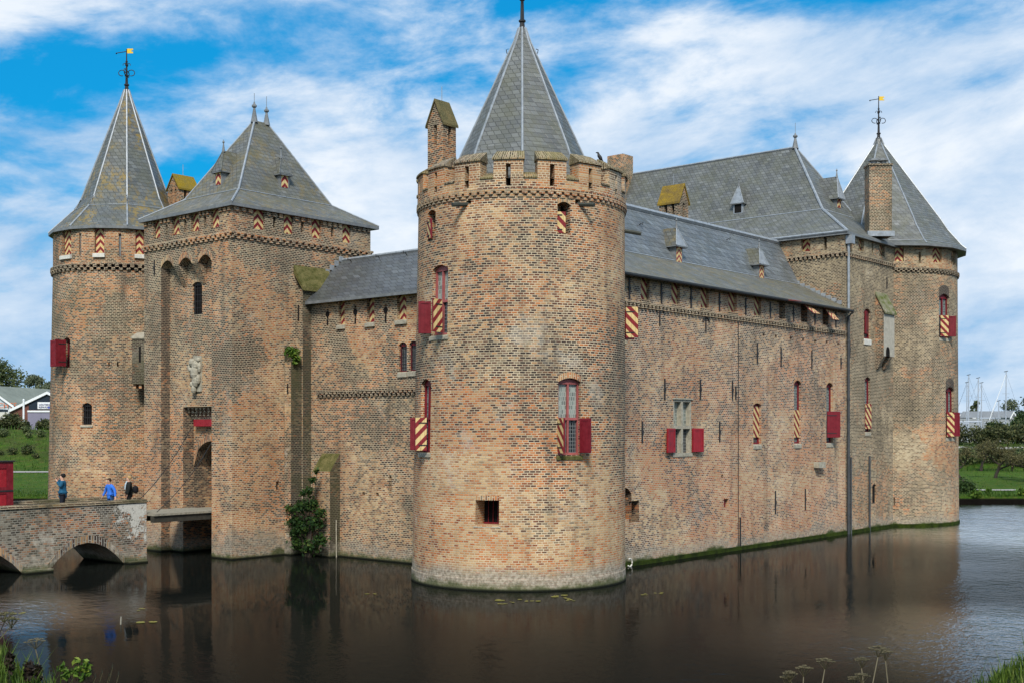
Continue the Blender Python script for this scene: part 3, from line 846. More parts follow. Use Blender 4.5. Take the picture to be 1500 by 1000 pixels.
shf = [hole(WG, x0, y0, x1, y1, d=.3) for x0, x1, y0, y1 in ((224.5, 234.5, 324, 348), (251.5, 263, 318, 341.5), (279.5, 291.5, 311.5, 335.5), (308.5, 321, 305, 329.5))]
for h in shf: h['z0'] = 14.02; h['z1'] = 14.86
slf = [hole(WG, x0, y0, x1, y1, d=.3) for x0, x1, y0, y1 in ((242.5, 245.5, 330, 345), (269.5, 273, 323, 340), (298.5, 302, 317, 333))]
wall(mb, WG, 0, LG, zarch, 14.95, shf + slf)
ft = dict(u0=nicheL, u1=nicheR)
wall(mb, WG, 0, nicheL, -1.5, zarch); wall(mb, WG, nicheR, LG, -1.5, zarch)
# spandrels under the three arches and corbels between them
for k, (a, b, zt) in enumerate(arches):
    h = dict(u0=a, u1=b, z0=zsp - .5, z1=zarch, rise=.30, d=nd, back=False)
    hu = hus(h)
    for p, q in zip(hu, hu[1:]):
        mb.quad([WG.pt(p, htop(h, p)), WG.pt(q, htop(h, q)), WG.pt(q, zarch), WG.pt(p, zarch)], [(p, htop(h, p)), (q, htop(h, q)), (q, zarch), (p, zarch)])
        mb.quad([WG.pt(q, htop(h, q)), WG.pt(p, htop(h, p)), WG.pt(p, htop(h, p), nd), WG.pt(q, htop(h, q), nd)], [(q, 0), (p, 0), (p, nd), (q, nd)])
for k in (0, 1):
    a, b = arches[k][1], arches[k + 1][0]; zb = 11.75
    mb.quad([WG.pt(a, zsp), WG.pt(b, zsp), WG.pt(b, zarch), WG.pt(a, zarch)], [(a, zsp), (b, zsp), (b, zarch), (a, zarch)])
    fa, ff, fb = [WG.pt(a, zsp), WG.pt(b, zsp)], [WG.pt(a + .05, zb, nd), WG.pt(b - .05, zb, nd)], [WG.pt(a, zsp, nd), WG.pt(b, zsp, nd)]
    mb.quad([ff[0], ff[1], fa[1], fa[0]]); mb.poly([ff[0], fa[0], fb[0]][::-1]); mb.poly([ff[1], fa[1], fb[1]])
    mb.quad([WG.pt(a, zsp), WG.pt(a, zarch), WG.pt(a, zarch, nd), WG.pt(a, zsp, nd)][::-1]); mb.quad([WG.pt(b, zsp), WG.pt(b, zarch), WG.pt(b, zarch, nd), WG.pt(b, zsp, nd)])
# niche jambs and back with window and portal recess
def vq(u, za, zb, d0, d1, face, mm=0):
    q = [WG.pt(u, za, d0), WG.pt(u, zb, d0), WG.pt(u, zb, d1), WG.pt(u, za, d1)]
    mb.quad(q if face < 0 else q[::-1], [(d0, za), (d0, zb), (d1, zb), (d1, za)] if face < 0 else [(d1, za), (d1, zb), (d0, zb), (d0, za)], mm)
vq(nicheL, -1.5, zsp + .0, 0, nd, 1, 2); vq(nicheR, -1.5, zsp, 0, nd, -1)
WN = Plane((XG + nd, YL), (0, -1))
hWN = hole(WN, 282, 413, 296, 461, d=.3, rise=.12)
pL = YL - 17.19; pR = nicheR - .12; pz = 6.15
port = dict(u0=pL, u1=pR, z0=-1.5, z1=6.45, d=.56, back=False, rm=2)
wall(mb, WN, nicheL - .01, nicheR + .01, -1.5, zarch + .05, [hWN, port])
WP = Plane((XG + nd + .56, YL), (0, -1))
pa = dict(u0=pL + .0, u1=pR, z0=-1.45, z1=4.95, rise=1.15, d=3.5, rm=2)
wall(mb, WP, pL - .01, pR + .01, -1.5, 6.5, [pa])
# right flank
shr = [hole(WH, x0, y0, x1, y1, d=.3) for x0, x1, y0, y1 in ((371, 387.5, 307, 330), (415.5, 429.5, 314, 337.5), (456.5, 470, 321.5, 345), (501.5, 514, 329.5, 352))]
for h in shr: h['z0'] = 13.99; h['z1'] = 14.86
slr = [hole(WH, x0, y0, x1, y1, d=.3) for x0, x1, y0, y1 in ((400, 404, 319, 334), (441, 445, 326, 340), (485, 489, 333.5, 347.5), (404.5, 409, 704.5, 717))]
wall(mb, WH, 0, LH, -1.5, 14.95, shr + slr)
mb.quad([V((XB, YG, 0)), V((XB, YL, 0)), V((XB, YL, 14.95)), V((XB, YG, 14.95))]); mb.quad([V((XB, YL, -1.5)), V((XG, YL, -1.5)), V((XG, YL, 14.95)), V((XB, YL, 14.95))])
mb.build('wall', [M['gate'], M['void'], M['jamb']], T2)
for a, b, zt in arches: archring(T2, WG, dict(u0=a, u1=b, z0=zsp, z1=zarch, rise=.30), .26)
archring(T2, WP, pa, .28); archring(T2, WN, hWN, .16)
mb = MB(); mb.box(XG + .92, XG + 4.4, YL - pR + .02, YL - pL - .02, 1.7, 1.95); mb.build('passage_floor', [M['wood']], T2)
for h in shf: board(WG, h, .13, T2, M['chev'])
for h in shr: board(WH, h, .09, T2, M['chev'])
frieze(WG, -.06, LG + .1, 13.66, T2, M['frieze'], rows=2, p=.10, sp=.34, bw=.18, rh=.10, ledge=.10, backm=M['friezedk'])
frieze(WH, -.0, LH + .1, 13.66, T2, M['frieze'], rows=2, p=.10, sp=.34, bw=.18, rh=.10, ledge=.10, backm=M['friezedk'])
for W, L in ((WG, LG), (WH, LH)):
    hs = shf if W is WG else shr
    cuts = sorted((h['u0'], h['u1']) for h in hs); a = 0
    for c0, c1 in cuts + [(L, L)]:
        n = max(1, int((c0 - a) / .27))
        if c0 - a > .3:
            mb = MB()
            for k in range(n): mb.wbox(W, a + (c0 - a) * (k + .2) / n, a + (c0 - a) * (k + .75) / n, 14.62, 14.86, -.07, 0)
            mb.wbox(W, a + .03, c0 - .03, 14.86, 14.95, -.09, 0); mb.build('eave_course', [M['frieze']], T2)
        a = c1
e = .18; zr0, zr1 = 14.93, 15.85
def rect(x0, x1, y0, y1, z): return [V((x0, y0, z)), V((x1, y0, z)), V((x1, y1, z)), V((x0, y1, z))]
in_ = 1.45
RX0, RX1, RYm, RZ = .42, 1.12, 16.27, 19.62
rg = [rect(XG - e, XB + .38, YG - e, YL + e, zr0), rect(XG - e + in_, XB + e - in_, YG - e + in_, YL + e - in_, zr1), rect(RX0, RX1, RYm - .02, RYm + .02, RZ)]
rf = rings_roof(rg, T2, [M['slatemoss'], M['leaddark']])
for k in range(4): strip([rg[0][k], rg[1][k], rg[2][k]], .10 if k == 0 else .08, rf)
for k in range(4): strip([rg[1][k], rg[1][(k + 1) % 4]], .05, rf, 'break_flashing')
finial((RX0, RYm, RZ - .1), .95, T2, .10, rod=.4); finial((RX1, RYm, RZ - .1), .85, T2, .10, rod=.5)
def roofpt(px, py, a, b, c):
    a, b, c = V(a), V(b), V(c); return hit(px, py, a, (b - a).cross(c - a))
# dormers on the front and right slopes
q = roofpt(320, 272.5, rg[1][3], rg[1][0], rg[2][0]); dormer(q, (-1, 0, 0), .52, .66, .95, 1.0, T2, M['slatemoss'], M['chev'], .55, .3, front=M['slate'])
q = roofpt(417, 276.5, rg[1][0], rg[1][1], rg[2][0]); dormer(q, (0, -1, 0), .52, .66, .80, 1.0, T2, M['slatemoss'], M['chev'], .6, .3, front=M['slate'])
window(WN, hWN, T2, M['iron'], M['void'], d=.15, mull=False, fw=.03, bars=True)
# corbel grid and red beam above the portal
mb = MB(); z = 6.45
for r in range(4):
    n = 9
    for k in range(n):
        a = pL + (k + (.5 if r % 2 else .1)) * (pR - pL) / n
        mb.wbox(WN, a, a + .15, 6.45 - .13 * (r + 1) + .13, 6.45 - .13 * (r + 1) + .235, .02 + .1 * r, .4)
mb.wbox(WN, pL + .002, pR - .002, 5.92, 6.449, .44, .54, 0)
mb.build('corbel_grid', [M['friezedk']], T2)
mb = MB(); mb.wbox(WN, pL + .35, pR - .02, 5.60, 5.90, .30, .62); mb.build('red_beam', [M['redb']], T2)
anchor(WG, 226.5, 381, 404, T2, .06)
# limestone figure above the gate
u, z0 = WN.pick(288, 575); z1 = WN.pick(285, 521)[1]
mb = MB(); mb.wbox(WN, u - .17, u + .42, z0 + .05, z1, -.06, 0)
mb.build('stone_slab', [M['stone']], T2)
mb = MB()
def blob(mb, c, rx, ry, rz, W=WN, n=10):
    for i in range(5):
        for k in range(n):
            P = lambda ii, kk: W.pt(c[0] + rx * sin(pi * ii / 5) * cos(2 * pi * kk / n), c[1] + rz * cos(pi * ii / 5), c[2] + ry * sin(pi * ii / 5) * sin(2 * pi * kk / n))
            mb.quad([P(i + 1, k), P(i, k), P(i, k + 1), P(i + 1, k + 1)][::-1])
cu, cz = u + .05, (z0 + z1) / 2
for c, a, b, cc in (((cu - .12, cz + .52, -.18), .20, .14, .19), ((cu + .05, cz + .38, -.15), .24, .13, .22), ((cu + .02, cz + .08, -.16), .23, .16, .34), ((cu - .22, cz + .20, -.2), .13, .09, .1), ((cu - .30, cz + .30, -.2), .10, .08, .14),
                    ((cu + .06, cz - .30, -.14), .20, .14, .28), ((cu + .26, cz - .22, -.13), .12, .1, .22), ((cu - .16, cz - .44, -.15), .14, .11, .14), ((cu - .04, cz - .66, -.15), .14, .12, .2), ((cu + .30, cz + .3, -.1), .10, .08, .24), ((cu + .22, cz + .62, -.1), .12, .1, .1)):
    blob(mb, c, a, b, cc)
mb.build('stone_lion_relief', [M['stone']], T2, smooth=True)

# mossy latrine shaft in the corner beside the gatehouse
T3 = thing('latrine_shaft', 'dark mossy brick shaft with green sloped cap in the corner right of the gatehouse', 'shaft', (.1, 12.7, 0))
mb = MB(); yf = 12.46
mb.box(.12, .58, yf, YG - .004, -1.5, 11.62); mb.box(.58, 1.9, yf, YG - .004, 9., 11.62)
mb.box(-.48, .115, yf + .06, YG - .004, -1.5, 8.5)
mb.poly([(-.48, yf + .06, 8.5), (.115, yf + .06, 8.5), (.115, YG - .004, 9.05), (-.48, YG - .004, 9.05)])
mb.poly([(-.48, yf + .06, 8.5), (-.48, YG - .004, 9.05), (-.48, YG - .004, 8.5)])
mb.build('wall', [M['shaft']], T3)
mb = MB()
mb.box(.113, .119, yf + .01, YG - .02, .6, 11.6); mb.box(-.487, -.481, yf + .07, YG - .02, .6, 8.4); mb.build('pale_side_face', [M['lime']], T3)
mb = MB(); mb.hexa([V((.02, yf - .12, 11.5)), V((2.0, yf - .12, 11.5)), V((2.0, YG - .006, 12.3)), V((.02, YG - .006, 12.3)), V((.02, yf - .10, 11.68)), V((2.0, yf - .10, 11.68)), V((2.0, YG - .006, 12.66)), V((.02, YG - .006, 12.66))])
mb.build('mossy_cap', [M['moss']], T3)
for (x, za, zb) in ((.1, 10.2, 10.9), (-.50, 7.0, 7.45)):
    mb = MB(); mb.box(x, x + .02, 12.70, 12.78, za, zb); mb.build('slit', [M['void']], T3)
# ================================================================ 3. front range between gatehouse and round tower
T4 = thing('front_range', 'brick wing with dark slate roof between the gatehouse and the large round tower', 'castle wing', (1.5, 9, 0))
WF = Plane((.6, YG), (0, -1)); LF = YG - 2.5
shs = [hole(WF, a, b, c, d, d=.3) for a, c, b, d in ((496, 504.8, 441, 473), (537.5, 548.3, 436.5, 469.5), (581.5, 595.3, 431, 466))]
for h in shs: h['z0'] = 9.95; h['z1'] = 11.0
lps = [hole(WF, a, b, c, d, d=.3) for a, c, b, d in ((478.8, 481, 453, 468), (519, 522, 448, 466), (563.5, 566.5, 446, 463), (569.8, 573.6, 695, 722), (530.8, 534.2, 720, 724.8), (551, 554.6, 721, 726))]
w1 = hole(WF, 584.3, 500.5, 596, 544, d=.45, rise=.14); w2 = hole(WF, 599.3, 499, 611, 542.5, d=.45, rise=.14)
mb = MB(); wall(mb, WF, 0, LF, -1.5, 11.08, shs + lps + [w1, w2])
mb.build('wall', [M['front'], M['void']], T4)
for h in shs:
    board(WF, h, .14, T4, M['chev']); sill(WF, h, T4, M['stone'], .2, .09)
for h in lps[:3]:
    mb = MB(); u = (h['u0'] + h['u1']) / 2; z = (h['z0'] + h['z1']) / 2
    mb.tube([WF.pt(u, z, -.012), WF.pt(u, z, .02)], .13, 10); mb.wbox(WF, u - .05, u + .05, h['z0'] - .25, h['z0'], -.008, .01); mb.build('keyhole_loop', [M['void']], T4)
for h in (w1, w2):
    window(WF, h, T4, M['red'], M['glassd'], d=.16, mull=False, fw=.035, bars=True); sill(WF, h, T4, M['stone'], .22, .07, .03)
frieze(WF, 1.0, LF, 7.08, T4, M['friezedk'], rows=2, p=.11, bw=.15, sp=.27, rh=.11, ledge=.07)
mb = MB()
RT = onx(606, 368, 2.8).z
ey, er = 12.44, 3.0
for (x0, za, x1, zb) in ((.22, 11.02, 2.85, 13.14),):
    a = [V((x0, ey, za)), V((x0, er, za)), V((x1, er, zb)), V((x1, YG - .02, zb)), V((1.0, YG - .02, za + (zb - za) * .30)), V((1.0, ey, za + (zb - za) * .30))]
    mb.poly([a[0], a[1], a[2], a[3], a[4], a[5]])
    mb.quad([a[0] - Z * .12, a[1] - Z * .12, a[1], a[0]], m=1); mb.quad([V((.65, ey, 10.98)), V((.65, er, 10.98)), a[1] - Z * .12, a[0] - Z * .12][::1], m=1)
    mb.quad([a[0] - Z * .12, a[0], a[5], a[5] - Z * .12], m=1)
    mb.quad([a[3], a[2], V((6, er, 10.5)), V((6, YG - .02, 10.5))])
mb.build('roof', [M['slatedark'], M['leaddark']], T4)
strip([(2.85, YG - .02, 13.14), (2.85, er, 13.14)], .16, T4, 'ridge_flashing')
for k in range(8):
    mb = MB(); x = .75 + k * .27; z = 11.45 + (x - .75) * .806; mb.box(x, x + .22, YG - .06, YG - .005, z + .1, z + .34); mb.build('step_flashing', [M['lead']], T4)
for px, py in ((515, 384), (596, 374), (556, 379)):
    p = onx(px, py, 2.6); mb = MB(); mb.tube([p, p + V((-.1, 0, .1)), p + V((-.22, 0, .05)), p + V((-.22, 0, .16))], .02, 5); mb.build('roof_hook', [M['iron']], T4)
# low buttress at the foot of the front wall
T5 = thing('buttress', 'low whitewashed brick buttress with sloped top standing in the water beside the shrub', 'buttress', (.3, 11.1, 0))
mb = MB(); y0, y1, xf = 10.57, 11.72, .03
mb.poly([(xf, y1, -1.5), (xf, y0, -1.5), (xf, y0, 3.66), (xf, y1, 3.66)], m=0)
mb.poly([(xf, y0, -1.5), (.595, y0, -1.5), (.595, y0, 4.42), (xf, y0, 3.66)], m=1); mb.poly([(.595, y1, -1.5), (xf, y1, -1.5), (xf, y1, 3.66), (.595, y1, 4.42)], m=1)
mb.poly([(xf, y0, 3.66), (.595, y0, 4.42), (.595, y1, 4.42), (xf, y1, 3.66)], m=2)
mb.build('wall', [M['lime'], M['shaft'], M['moss']], T5)
p = onx(493, 813, .3); p2 = onx(492.5, 761, .3)
mb = MB(); mb.tube([V((p.x, p.y, -.6)), p2], .024, 6)
tag(mb.build('gauge_pole', [M['stone']], origin=(p.x, p.y, 0)), 'thin pale pole standing upright in the water by the buttress', 'pole')

# ================================================================ 4. right range
T6 = thing('right_range', 'long brick wing with blue grey roof, red shutters and iron anchors on the right', 'castle wing', (14, 0, 0))
WR = Plane((0, -1), (1, 0)); XR0, XR1 = 2.6, 25.2
tops = [(938.8, 951.3, 406.5, 436), (983.5, 996, 413.5, 443), (1026.5, 1038.5, 420.5, 449.5), (1067, 1079, 427, 455), (1104.5, 1115, 434, 460.5), (1141.5, 1150, 441, 467), (1173.5, 1182.5, 447, 471), (1205, 1213.5, 452, 474.5)]
ths = [hole(WR, a, c, b, d, d=.34) for a, b, c, d in tops]
for h in ths: h['z0'] = 10.72; h['z1'] = 11.62
A = hole(WR, 1103.5, 590, 1115, 650, d=.4, rise=.10); B = hole(WR, 1163.2, 556.5, 1173.5, 649, d=.4, rise=.16); Cw = hole(WR, 1210.5, 560, 1220, 648, d=.4, rise=.16)
D = hole(WR, 986.3, 584.5, 1012.8, 662.5, d=.42); small = hole(WR, 1060.3, 730, 1067.3, 742.8, d=.3)
arc = hole(WR, 908, 714, 925, 760, d=1.1, rise=.25, rm=2); cel = hole(WR, 921.5, 733, 936, 764, d=.5, rm=2)  # dark brick on these reveals paints in the shade of the recesses
plh = [hole(WR, x - 1.4, y - 2.5, x + 1.4, y + 2.5, d=.2) for x, y in ((1118.6, 490.6), (1136.6, 493), (1158.5, 496), (1176.5, 498), (1194, 500), (1211, 501.4), (1228, 503.5), (1058, 697))]
mb = MB(); wall(mb, WR, XR0, XR1, -1.5, 11.7, ths + [A, B, Cw, D, small, cel, arc] + plh)
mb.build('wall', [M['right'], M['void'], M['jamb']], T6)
mb = MB(); mb.wbox(WR, 3.3, XR1 + 6, -1.5, .16, -.10, .02); mb.build('mossy_footing', [mossmat('moss_dark_waterline', (.014, .022, .005), (.045, .07, .008), 2.)], T6)
for h, t in ((A, .16), (B, .16), (Cw, .16)): archring(T6, WR, h, t, proud=.008)
for k, h in enumerate(ths):
    if k < 5: board(WR, h, .13, T6, M['diag'])
    else:                                     # top hung boards propped open
        ang = radians((84, 52, 40)[k - 5]); L = h['z1'] - h['z0'] - .05; c = (h['u0'] + h['u1']) / 2; w = (h['u1'] - h['u0']) / 2 - .01
        f = lambda u, s, t: WR.pt(c + u, h['z1'] - .02 - s * cos(ang) + t * sin(ang), -.02 - s * sin(ang) - t * cos(ang))
        mb = MB(); q = [(-w, L), (w, L), (w, 0), (-w, 0)]
        mb.quad([f(a, b, .03) for a, b in q], [(a, -b) for a, b in q]); mb.quad([f(a, b, 0) for a, b in q[::-1]], None, 1)
        for (a, b), (a2, b2) in zip(q, q[1:] + q[:1]): mb.quad([f(a, b, 0), f(a2, b2, 0), f(a2, b2, .03), f(a, b, .03)], None, 1)
        sh = mb.build('shutter', [M['chevfade'], M['rose']], T6); sh['label'] = 'faded striped shutter propped open from its top edge'
    sill(WR, h, T6, M['friezedk'], .16, .05)
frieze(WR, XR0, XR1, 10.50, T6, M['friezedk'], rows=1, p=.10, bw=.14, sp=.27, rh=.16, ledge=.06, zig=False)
for x, y0, y1 in ((921.5, 407, 437.5), (968.5, 415.5, 444), (1012, 422.5, 450.5), (1053.5, 430, 456), (1092, 436.5, 461.5), (1128, 442, 466), (1162, 449, 470.5), (1193.5, 452.5, 475), (1224, 457, 479.5)): anchor(WR, x, y0, y1, T6, .085)
for x, y0, y1 in ((966, 453, 477), (1033.5, 467, 486)): anchor(WR, x, y0, y1, T6, .07, True)
for x, y0, y1 in ((1109, 502, 532), (1143.8, 509, 537), (1188.8, 513, 540), (1231.5, 523, 540), (973.4, 554, 585), (1025.6, 555, 584), (1072.5, 557, 584.5), (1077.3, 565, 584.5), (940.4, 616.5, 648), (1053.8, 616.5, 647), (1135.5, 718, 751.5), (1179.3, 715, 746.5)): anchor(WR, x, y0, y1, T6, .075)
# windows and shutters
wA = window(WR, A, T6, M['red'], M['glassd'], d=.19, mull=False); wB = window(WR, B, T6, M['red'], M['glassg'], d=.19, mull=False); wC = window(WR, Cw, T6, M['red'], M['glassg'], d=.19, mull=False)
za = WR.pick(1109, 640)[1]; board(WR, A, .10, wA, M['diag'], z0=za, z1=A['z1'] - .14)
za, zb = WR.pick(1168, 640)[1], WR.pick(1168, 600)[1]; board(WR, B, .09, wB, M['diag'], z0=za, z1=zb)
za, zb = WR.pick(1218, 640)[1], WR.pick(1218, 602)[1]; leaf(WR, Cw['u0'] + .03, 1, za, zb, .72, 38, wC, mout=M['red'])
for h in (A, B, Cw): sill(WR, h, T6, M['stone'], .22, .03, .02)
# stone cross window
mb = MB(); u0, u1 = D['u0'], D['u1']; c = (u0 + u1) / 2 - .02; zt = WR.pick(999, 625)[1]
zm, zn = D['z0'], D['z1']
mb.wbox(WR, u0 + .002, u0 + .09, zm, zn, .01, .3); mb.wbox(WR, u1 - .09, u1 - .002, zm, zn, .01, .3)
mb.wbox(WR, c - .07, c + .07, zm, zt - .07, .004, .3); mb.wbox(WR, c - .07, c + .07, zt + .07, zn - .1, .004, .3)
mb.wbox(WR, u0 + .09, u1 - .09, zt - .07, zt + .07, 0, .3); mb.wbox(WR, u0 + .09, u1 - .09, zn - .1, zn - .002, .006, .3); mb.wbox(WR, u0 - .08, u1 + .08, zn + .0, zn + .06, -.05, .02); mb.wbox(WR, u0 - .05, u1 + .05, zm - .16, zm, -.03, .02); mb.wbox(WR, u0 - .05, u0 + .0, zt - .06, zt + .06, -.02, .02); mb.wbox(WR, u1, u1 + .05, zt - .06, zt + .06, -.02, .02)
wD = mb.build('window', [M['stone']], T6); wD['label'] = 'stone cross window with two open red shutters'
for za, zb, mt in ((zt, zn, M['glassp']), (zm, zt, M['glassd'])):
    for ua, ub in ((u0 + .06, c - .05), (c + .05, u1 - .06)):
        p = MB(); q = [(ua, za), (ub, za), (ub, zb), (ua, zb)]; p.quad([WR.pt(a, b, .22) for a, b in q], [(a, b) for a, b in q]); p.build('pane', [mt], wD)
zb = zt - .05
leaf(WR, u0 + .01, 1, zm + .02, zb, .72, 172, wD, bright=True); leaf(WR, u1 - .01, -1, zm + .02, zb, .72, 172, wD, bright=True)
mb = MB(); mb.wbox(WR, small['u0'] + .02, small['u1'] - .12, small['z0'] + .02, small['z1'] - .02, .1, .16); mb.build('hatch', [M['red']], T6)
mb = MB(); mb.wbox(WR, cel['u0'] + .02, cel['u1'] - .25, cel['z0'] + .05, cel['z1'] - .02, .26, .32); mb.build('cellar_door', [M['red']], T6)
mb = MB(); q = [WR.pick(1192, 676), WR.pick(1202, 684)]; mb.wbox(WR, q[0][0], q[1][0], q[1][1], q[0][1], -.28, .0); mb.build('stone_spout', [M['stone']], T6)
# pipes
mb = MB(); u = WR.pick(1239.8, 600)[0]
mb.tube([WR.pt(u, -.2, -.12), WR.pt(u, 11.3, -.12), WR.pt(u + .05, 11.55, -.35)], .075, 8)
for z in (1., 4., 7., 10.): mb.tube([WR.pt(u, z, -.12), WR.pt(u, z + .09, -.12)], .1, 8)
mb.build('rain_pipe', [M['pipe']], T6)
mb = MB(); u2 = WR.pick(1244, 700)[0]; mb.tube([WR.pt(u2, -.2, -.1), WR.pt(u2, WR.pick(1244, 669)[1], -.1)], .05, 7); mb.build('rain_pipe', [M['pipe']], T6)
mb = MB(); mb.tube([WR.pt(WR.pick(1081, 600)[0], .1, -.02), WR.pt(WR.pick(1081, 600)[0], 10.3, -.02)], .016, 5); mb.build('lightning_conductor', [M['iron']], T6)
mb = MB(); u = WR.pick(1083.5, 780)[0]; mb.tube([WR.pt(u, -.1, -.04), WR.pt(u, WR.pick(1083, 757)[1], -.04)], .04, 6); mb.build('conductor_guard', [M['iron']], T6)
# roof: shallow eave strip, steep upper slope, gutter
xa, xb = 1.5, 25.2
def rs(za0, y0, za1, y1, mi=0, x0=xa, x1=xb):
    mb.quad([V((x0, y0, za0)), V((x1, y0, za0)), V((x1, y1, za1)), V((x0, y1, za1))], m=mi)
mb = MB(); rs(11.66, -1.32, 13.18, 1.62, 1); rs(13.18, 1.62, 15.52, 2.86, 0); rs(15.52, 2.86, 11., 5.8, 0)
rs(11.54, -1.32, 11.66, -1.32, 2); mb.quad([V((xa, -.98, 11.64)), V((xb, -.98, 11.64)), V((xb, -1.32, 11.54)), V((xa, -1.32, 11.54))], m=2)
mb.quad([V((xa, -1.32, 11.54)), V((xa, -1.32, 11.66)), V((xa, 1.62, 13.18)), V((xa, 1.62, 11.5))], m=2)
rfR = mb.build('roof', [M['slateblue'], M['slatemoss'], M['leaddark']], T6)
strip([(xa, 2.86, 15.53), (xb, 2.86, 15.53)], .26, rfR, 'ridge_flashing'); strip([(xa, 1.62, 13.17), (xb, 1.62, 13.17)], .07, rfR, 'break_flashing')
mb = MB(); n = 6; prof = [(-1.33 - .16 * (1 - cos(pi * k / n)) / 2 * 1.0, 11.60 - .10 * sin(pi * k / n)) for k in range(n + 1)]
for (ya, za), (yb, zb) in zip(prof, prof[1:]):
    mb.quad([V((xa, ya, za)), V((xb, ya, za)), V((xb, yb, zb)), V((xa, yb, zb))]); mb.quad([V((xa, yb, zb + .012)), V((xb, yb, zb + .012)), V((xb, ya, za + .012)), V((xa, ya, za + .012))])
mb.build('gutter', [M['pipe']], T6)
for k in range(9):
    mb = MB(); y = -.8 + k * .30; z = 11.95 + (y + .8) * .5
    mb.box(25.12, 25.19, y, y + .26, z + .02, z + .22); mb.build('step_flashing', [M['lead']], T6)
pr = (0, 1.62, 13.18); nr = V((0, 1.24, 0)) ; sl = V((0, 1.24, 2.34)); npl = V((1, 0, 0)).cross(sl)
for (px, py) in ((994.5, 387), (1115.5, 411.5)):
    q = hit(px, py, (0, 1.70, 13.3), npl); dormer(q, (0, -1, 0), .62, .85, .85, 2.0, T6, M['slatemoss'], M['chevfade'], .5, .15, ov=.16)
for px, py in ((936, 330), (1064, 352), (1033, 402), (975, 392)):
    q = hit(px, py, (0, 1.70, 13.3), npl); mb = MB(); mb.tube([q, q + V((0, -.12, .06)), q + V((0, -.2, .0)), q + V((0, -.22, .12))], .02, 5); mb.build('roof_hook', [M['iron']], T6)
q = onx(987, 300, 14.6); q = hit(987, 300, (0, 3.4, 0), (0, 1, 0))
gable_chimney('chimney', '', (q.x + .3, 3.6), .82, 1.15, 14.2, ony(987, 288, 3.1).z - .15, ony(987, 265.5, 3.1).z, 'y', M['friezedk'], mossmat('lichen_ochre_tiles', (.33, .22, .03), (.17, .12, .05), 3.), parent=T6)

# ================================================================ 5. hall wing
T7 = thing('great_hall', 'tall brick hall wing with large grey hipped slate roof behind the right range', 'castle wing', (30, 10, 0))
XH, XH2, YH2 = 25.2, 34.8, 21.0
WE = Plane((XH, -1), (1, 0)); LE = 6.6; WC = Plane((XH, YH2), (0, -1)); LC = YH2 + 1
es = [hole(WE, a, c, b, d, d=.32) for a, b, c, d in ((1257.5, 1265.8, 347, 369), (1288, 1295.8, 353.5, 377))]
for h in es: h['z0'] = 14.92; h['z1'] = 15.72
esl = [hole(WE, a, c, b, d, d=.3) for a, b, c, d in ((1245.5, 1248, 352, 368), (1276.8, 1279, 356, 373.5))]
hw1 = hole(WE, 1265.5, 452, 1275.5, 496, d=.4, rise=.18); hw2 = hole(WE, 1267, 551.5, 1275, 632, d=.4, rise=.16); hw3 = hole(WE, 1277.8, 708, 1283.3, 737, d=.35, rise=.1)
mb = MB(); wall(mb, WE, 0, LE, -1.5, 15.78, es + esl + [hw1, hw2, hw3])
cs = hole(WC, 1173.5, 346.5, 1187, 368, d=.3); csl = hole(WC, 1207, 347, 1211, 366.5, d=.3); cs.update(z0=14.92, z1=15.70)
wall(mb, WC, 0, LC, 9., 15.78, [cs, csl])
mb.build('wall', [M['hall'], M['void']], T7)
for h in es: board(WE, h, .16, T7, M['chev'])
board(WC, cs, .2, T7, M['chev'])
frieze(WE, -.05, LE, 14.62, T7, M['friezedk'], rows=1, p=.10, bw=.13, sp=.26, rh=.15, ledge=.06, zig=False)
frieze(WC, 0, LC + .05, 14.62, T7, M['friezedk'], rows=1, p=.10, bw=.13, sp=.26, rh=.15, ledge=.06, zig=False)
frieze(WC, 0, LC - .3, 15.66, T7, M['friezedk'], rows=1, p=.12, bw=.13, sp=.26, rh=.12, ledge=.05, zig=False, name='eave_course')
e = .25; i2 = 2.80
rg = [rect(XH - e, XH2, -1 - e, YH2, 15.70), rect(XH - e + i2, XH2 + e - i2, -1 - e + i2, YH2, 17.55), rect(29.95, 30.05, 4.37, 16.4, 21.75)]
rg[1][2].y = rg[1][3].y = 19.2
rf = rings_roof(rg, T7, [M['slate'], M['leaddark']])
strip([rg[0][0], rg[1][0], rg[2][0]], .15, rf); strip([rg[0][1], rg[1][1], rg[2][1]], .12, rf); strip([rg[2][0], rg[2][3]], .13, rf, 'ridge_flashing')
strip([rg[1][3], rg[1][0], rg[1][1]], .08, rf, 'break_flashing'); strip([rg[0][3] + Z * .02, rg[0][0] + Z * .02], .14, rf, 'eave_flashing')
finial((30, 4.37, 21.7), .9, T7, .12, rod=.6)
q = roofpt(1081, 313, rg[1][3], rg[1][0], rg[2][0]); dormer(q, (-1, 0, 0), .62, .62, 1.05, 1.2, T7, M['slate'], M['void'], .5, .12, side=M['lead'])
q = roofpt(1229, 306, rg[1][0], rg[1][1], rg[2][0]); dormer(q, (0, -1, 0), .58, .60, 1.25, 2.0, T7, M['slate'], M['chev'], .5, .15, ov=.16)
wn = window(WE, hw1, T7, M['red'], M['glassd'], d=.19, mull=False); leaf(WE, hw1['u1'] - .04, -1, WE.pick(1270, 489)[1], WE.pick(1270, 456)[1], .64, 14, wn, mout=M['red'], d=.12); sill(WE, hw1, T7, M['white'], .32, .04, .02)
leaf(WE, hw1['u0'] + .02, 1, WE.pick(1270, 489)[1], WE.pick(1270, 456)[1], .09, 80, wn, mout=M['diag'], d=.1)
